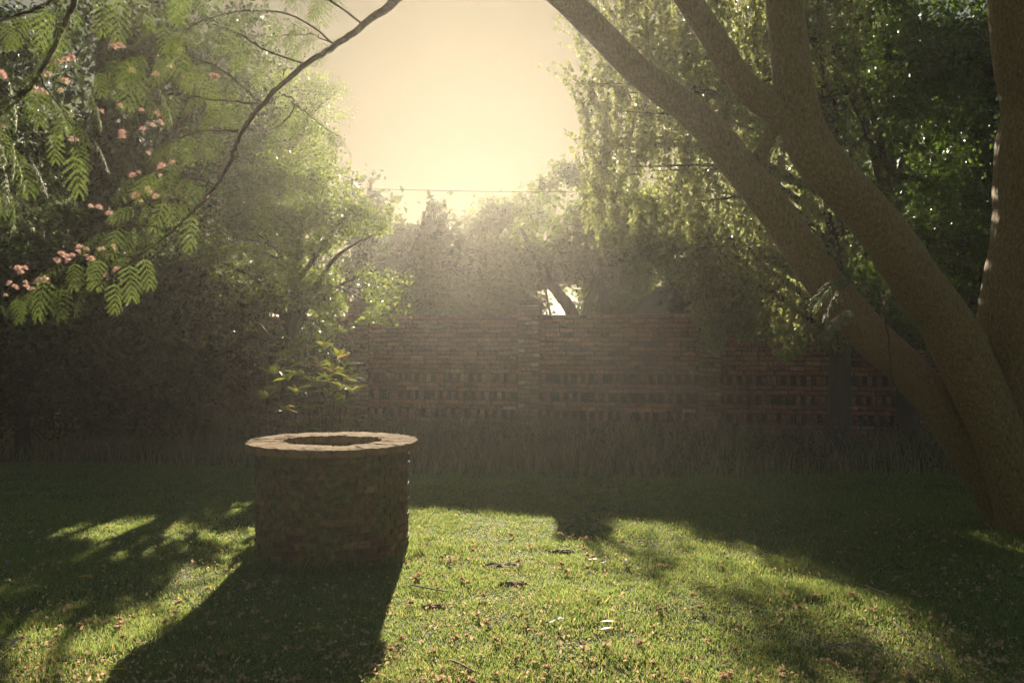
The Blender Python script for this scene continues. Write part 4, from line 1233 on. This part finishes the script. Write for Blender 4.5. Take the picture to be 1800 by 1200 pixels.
# ------------------------------------------------------------------ litter on the lawn
def litter():
    vm = []
    for k in range(5):
        V, Fc = [], []
        for q in range(40):
            a = unit(rng.normal(size=3)); a[2] = abs(a[2]) * 0.8 + 0.05
            s = unit(np.cross(a, rng.normal(size=3))); L = U(0.012, 0.028); o = rng.normal(0, 0.004, 3) * np.array([1.2, 1.2, 0.5]) + np.array([0, 0, 0.008]); i = len(V)
            V += [o - s * 0.003, o + s * 0.003, o + a * L * 0.6 + s * 0.0045, o + a * L + rng.normal(0, 0.003, 3)]; Fc += [(i, i + 1, i + 2), (i, i + 2, i + 3)]
        vm.append(mesh_from('fallen_blossom', np.array(V), np.array(Fc), False, (M_litter,)))
    n = 0
    while n < 280:
        py = 1212 - 285 * rng.random() ** 1.15; px = U(-20, 1820)
        dens = 0.35 + 0.65 * math.exp(-((px - 1150) / 520.0) ** 2) if py < 1080 else 0.8
        x, y = g2(px, py)
        if rng.random() > dens * (0.15 + 1.7 * float(vnoise(x + 15, y + 15, 0.55, 62)) ** 2): continue
        if (x - WELL.x) ** 2 + (y - WELL.y) ** 2 < 0.5: continue
        o = link('fallen_blossom', vm[rng.integers(5)], None, (x, y, gz(x, y) + 0.022), (U(-0.5, 0.5), U(-0.5, 0.5), U(0, 6.28)), U(0.65, 1.4))
        if px < 700 and inside(np.array([x]), np.array([y]), WELL_SHADE)[0]: zone = 'in the shadow of the well'
        elif px < 460: zone = 'on the lawn left of the well'
        elif py > 1120 and px < 1150: zone = 'in the sunlit grass along the bottom edge'
        elif px < 1150: zone = 'in the sunlit grass around the bare soil patches'
        elif py > 1090: zone = 'around the dark forked twig in the lower right grass'
        else: zone = 'in the half shaded grass toward the leaning trunks'
        tag(o, 'withered tan silk tree blossom ' + zone, 'blossom', 'fallen blossoms on the lawn')
        n += 1
    # smaller brown crumbs between them
    C = []
    while len(C) < 7000:
        py = 1215 - 310 * rng.random() ** 1.2; px = U(-20, 1820)
        x, y = g2(px, py)
        if rng.random() < vnoise(x + 9, y + 9, 0.5, 61) * 1.2 and (x - WELL.x) ** 2 + (y - WELL.y) ** 2 > 0.5: C.append((x, y, gz(x, y) + U(0.020, 0.046)))
    C = np.array(C); L = rng.uniform(0.010, 0.034, len(C))
    o = link('leaf_crumbs', leaves_mesh('leaf_crumbs', C, rng.normal(size=C.shape), rng.normal(size=C.shape) * 0.6 + np.array([0, 0, 1]), L, L * 0.55, M_litter))
    tag(o, 'tiny brown leaf and petal crumbs strewn through the grass', 'litter', None, 'stuff')
    # single yellow leaves
    V, Fc = [], []
    for i in range(6):
        t = i / 5; w = 0.008 * math.sin(math.pi * (0.05 + 0.9 * t)); V += [(0.085 * t, -w, 0.006 * math.sin(3 * t)), (0.085 * t, w, 0.006 * math.sin(3 * t) + 0.003)]
    for i in range(5): Fc.append((2 * i, 2 * i + 2, 2 * i + 3, 2 * i + 1))
    ym = mesh_from('yellow_leaf', V, Fc, True, (M_yellow,))
    where = ['right of the well shadow in the sunlit grass', 'nearest the fallen arching twig', 'upper of the pair below the shade patch', 'lower of the pair below the shade patch', 'in the right hand dark grass by the trunk', 'in the shaded grass left of the well', 'at the bottom edge left of the well shadow', 'inside the well shadow near its lower end', 'rightmost of the sunlit grass yellow ones', 'in the half shade above the arching twig']
    ys = [(1012, 1050), (1348, 1110), (1055, 1108), (1052, 1122), (1622, 969), (137, 1027), (190, 1196), (545, 1118), (1165, 1127), (1230, 1042)]
    for (px, py), wd in zip(ys, where):
        x, y = g2(px, py)
        tag(link('yellow_leaf', ym, None, (x, y, gz(x, y) + 0.035), (U(-0.2, 0.2), U(-0.2, 0.2), U(-0.6, 0.6)), U(0.9, 1.3)), 'slim yellow leaf ' + wd, 'leaf', 'yellow leaves on the lawn')
    # twigs
    def twig(rows, label, r=0.005, side=()):
        root_p = g2(*rows[0]); root = empty('fallen_twig', (root_p[0], root_p[1], gz(*root_p))); tag(root, label, 'twig')
        c = []
        for i, (px, py) in enumerate(rows):
            x, y = g2(px, py); c.append((x, y, gz(x, y) + 0.035 + U(0, 0.01), r * (1 - 0.6 * i / len(rows))))
        s = spline(c, 5); mb = MB(); mb.tube(s[:, :3], s[:, 3], 6, 0.15); mb.build('stem', M_deadwood, root, True)
        for rr in side:
            c = [];
            for px, py in rr:
                x, y = g2(px, py); c.append((x, y, gz(x, y) + 0.04, r * 0.5))
            s = spline(c, 4); mb = MB(); mb.tube(s[:, :3], s[:, 3], 5); mb.build('side_twig', M_deadwood, root, True)
    twig([(723, 1034), (755, 1040), (787, 1047)], 'straight grey stick in the sunlit grass beside the well shadow', 0.006)
    twig([(835, 1056), (870, 1053), (895, 1045), (908, 1035)], 'thin curved twig below the bare soil patch', 0.003)
    twig([(1445, 1143), (1480, 1134), (1520, 1136), (1550, 1142), (1572, 1165)], 'dark forked arching twig in the lower right grass', 0.006, [[(1485, 1134), (1478, 1150)], [(1520, 1136), (1535, 1150)]])
    twig([(1520, 1036), (1545, 1046), (1565, 1057)], 'pale stick at the shade edge on the right of the lawn', 0.005)
    twig([(1418, 810), (1455, 812), (1485, 826), (1530, 838), (1570, 846)], 'long bleached stick in the shaded grass before the wall', 0.008, [[(1485, 826), (1510, 822)]])
    twig([(1588, 886), (1598, 892), (1610, 894)], 'short bleached stick in the dark grass near the trunk', 0.006)
    twig([(1432, 841), (1442, 848), (1455, 852)], 'small pale bent twig below the long bleached stick', 0.005)
    twig([(1390, 890), (1400, 900), (1422, 910)], 'thin pale twig in the shaded lawn middle right', 0.004)
    twig([(795, 1178), (815, 1188), (838, 1200)], 'reddish stick at the bottom edge of the sunlit grass', 0.006)
    twig([(1572, 1098), (1582, 1108), (1592, 1116)], 'stubby brown stick above the dark forked twig', 0.006)
    # crumpled pale leaves
    def pale(px, py, n, spread, label):
        x, y = g2(px, py); root = empty('dead_leaf_clump', (x, y, gz(x, y))); tag(root, label, 'dead leaf')
        for k in range(n):
            V, Fc = [], []
            for i in range(7):
                t = i / 6; w = 0.022 * math.sin(math.pi * (0.06 + 0.9 * t)) ** 0.7; zz = 0.012 * math.sin(4 * t + k) + rng.normal(0, 0.003)
                V += [(0.11 * t, -w, zz + U(0, 0.01)), (0.11 * t, 0, zz), (0.11 * t, w, zz + U(0, 0.015))]
            for i in range(6):
                for j in range(2): a = i * 3 + j; Fc.append((a, a + 3, a + 4, a + 1))
            link('leaf', mesh_from('leaf', V, Fc, True, (M_pale,)), root, (U(-spread, spread), U(-spread, spread) * 0.5, 0.035 + U(0, 0.02)), (U(-0.2, 0.2), U(-0.2, 0.2), U(0, 6.28)), U(0.6, 1.0))
    pale(1075, 992, 6, 0.12, 'crumpled pale dead leaves beside the shade patch on the lawn')
    pale(25, 1148, 4, 0.08, 'large pale dead leaf at the lower left corner of the lawn')
    pale(20, 1002, 2, 0.06, 'grey dead leaf in the dark grass at far left')
    pale(322, 890, 3, 0.08, 'pale dead leaves in shaded grass left of the well')
    pale(985, 1108, 2, 0.03, 'small whitish dead leaf in the open sunlit grass')
    pale(1625, 1155, 2, 0.03, 'grey dead leaves right of the dark forked twig')


litter()

# ------------------------------------------------------------------ haze, added to give the lens glare
def haze():  # scattering box that imitates sun glare in the lens
    m = bpy.data.materials.new('glare_haze'); m.use_nodes = True
    nt = m.node_tree
    nt.nodes.remove(nt.nodes['Principled BSDF'])
    v = nt.nodes.new('ShaderNodeVolumePrincipled')
    v.inputs['Color'].default_value = HAZE_COLOR
    v.inputs['Density'].default_value = HAZE_DENSITY
    v.inputs['Anisotropy'].default_value = HAZE_G
    nt.links.new(v.outputs[0], nt.nodes['Material Output'].inputs['Volume'])
    mb = MB(); mb.box((0, 70, 3.4), (330, 390, 9.2))
    o = mb.build('haze', m)
    tag(o, 'warm haze added to the air for the lens glare round the sun', 'haze', None, 'stuff')


haze()
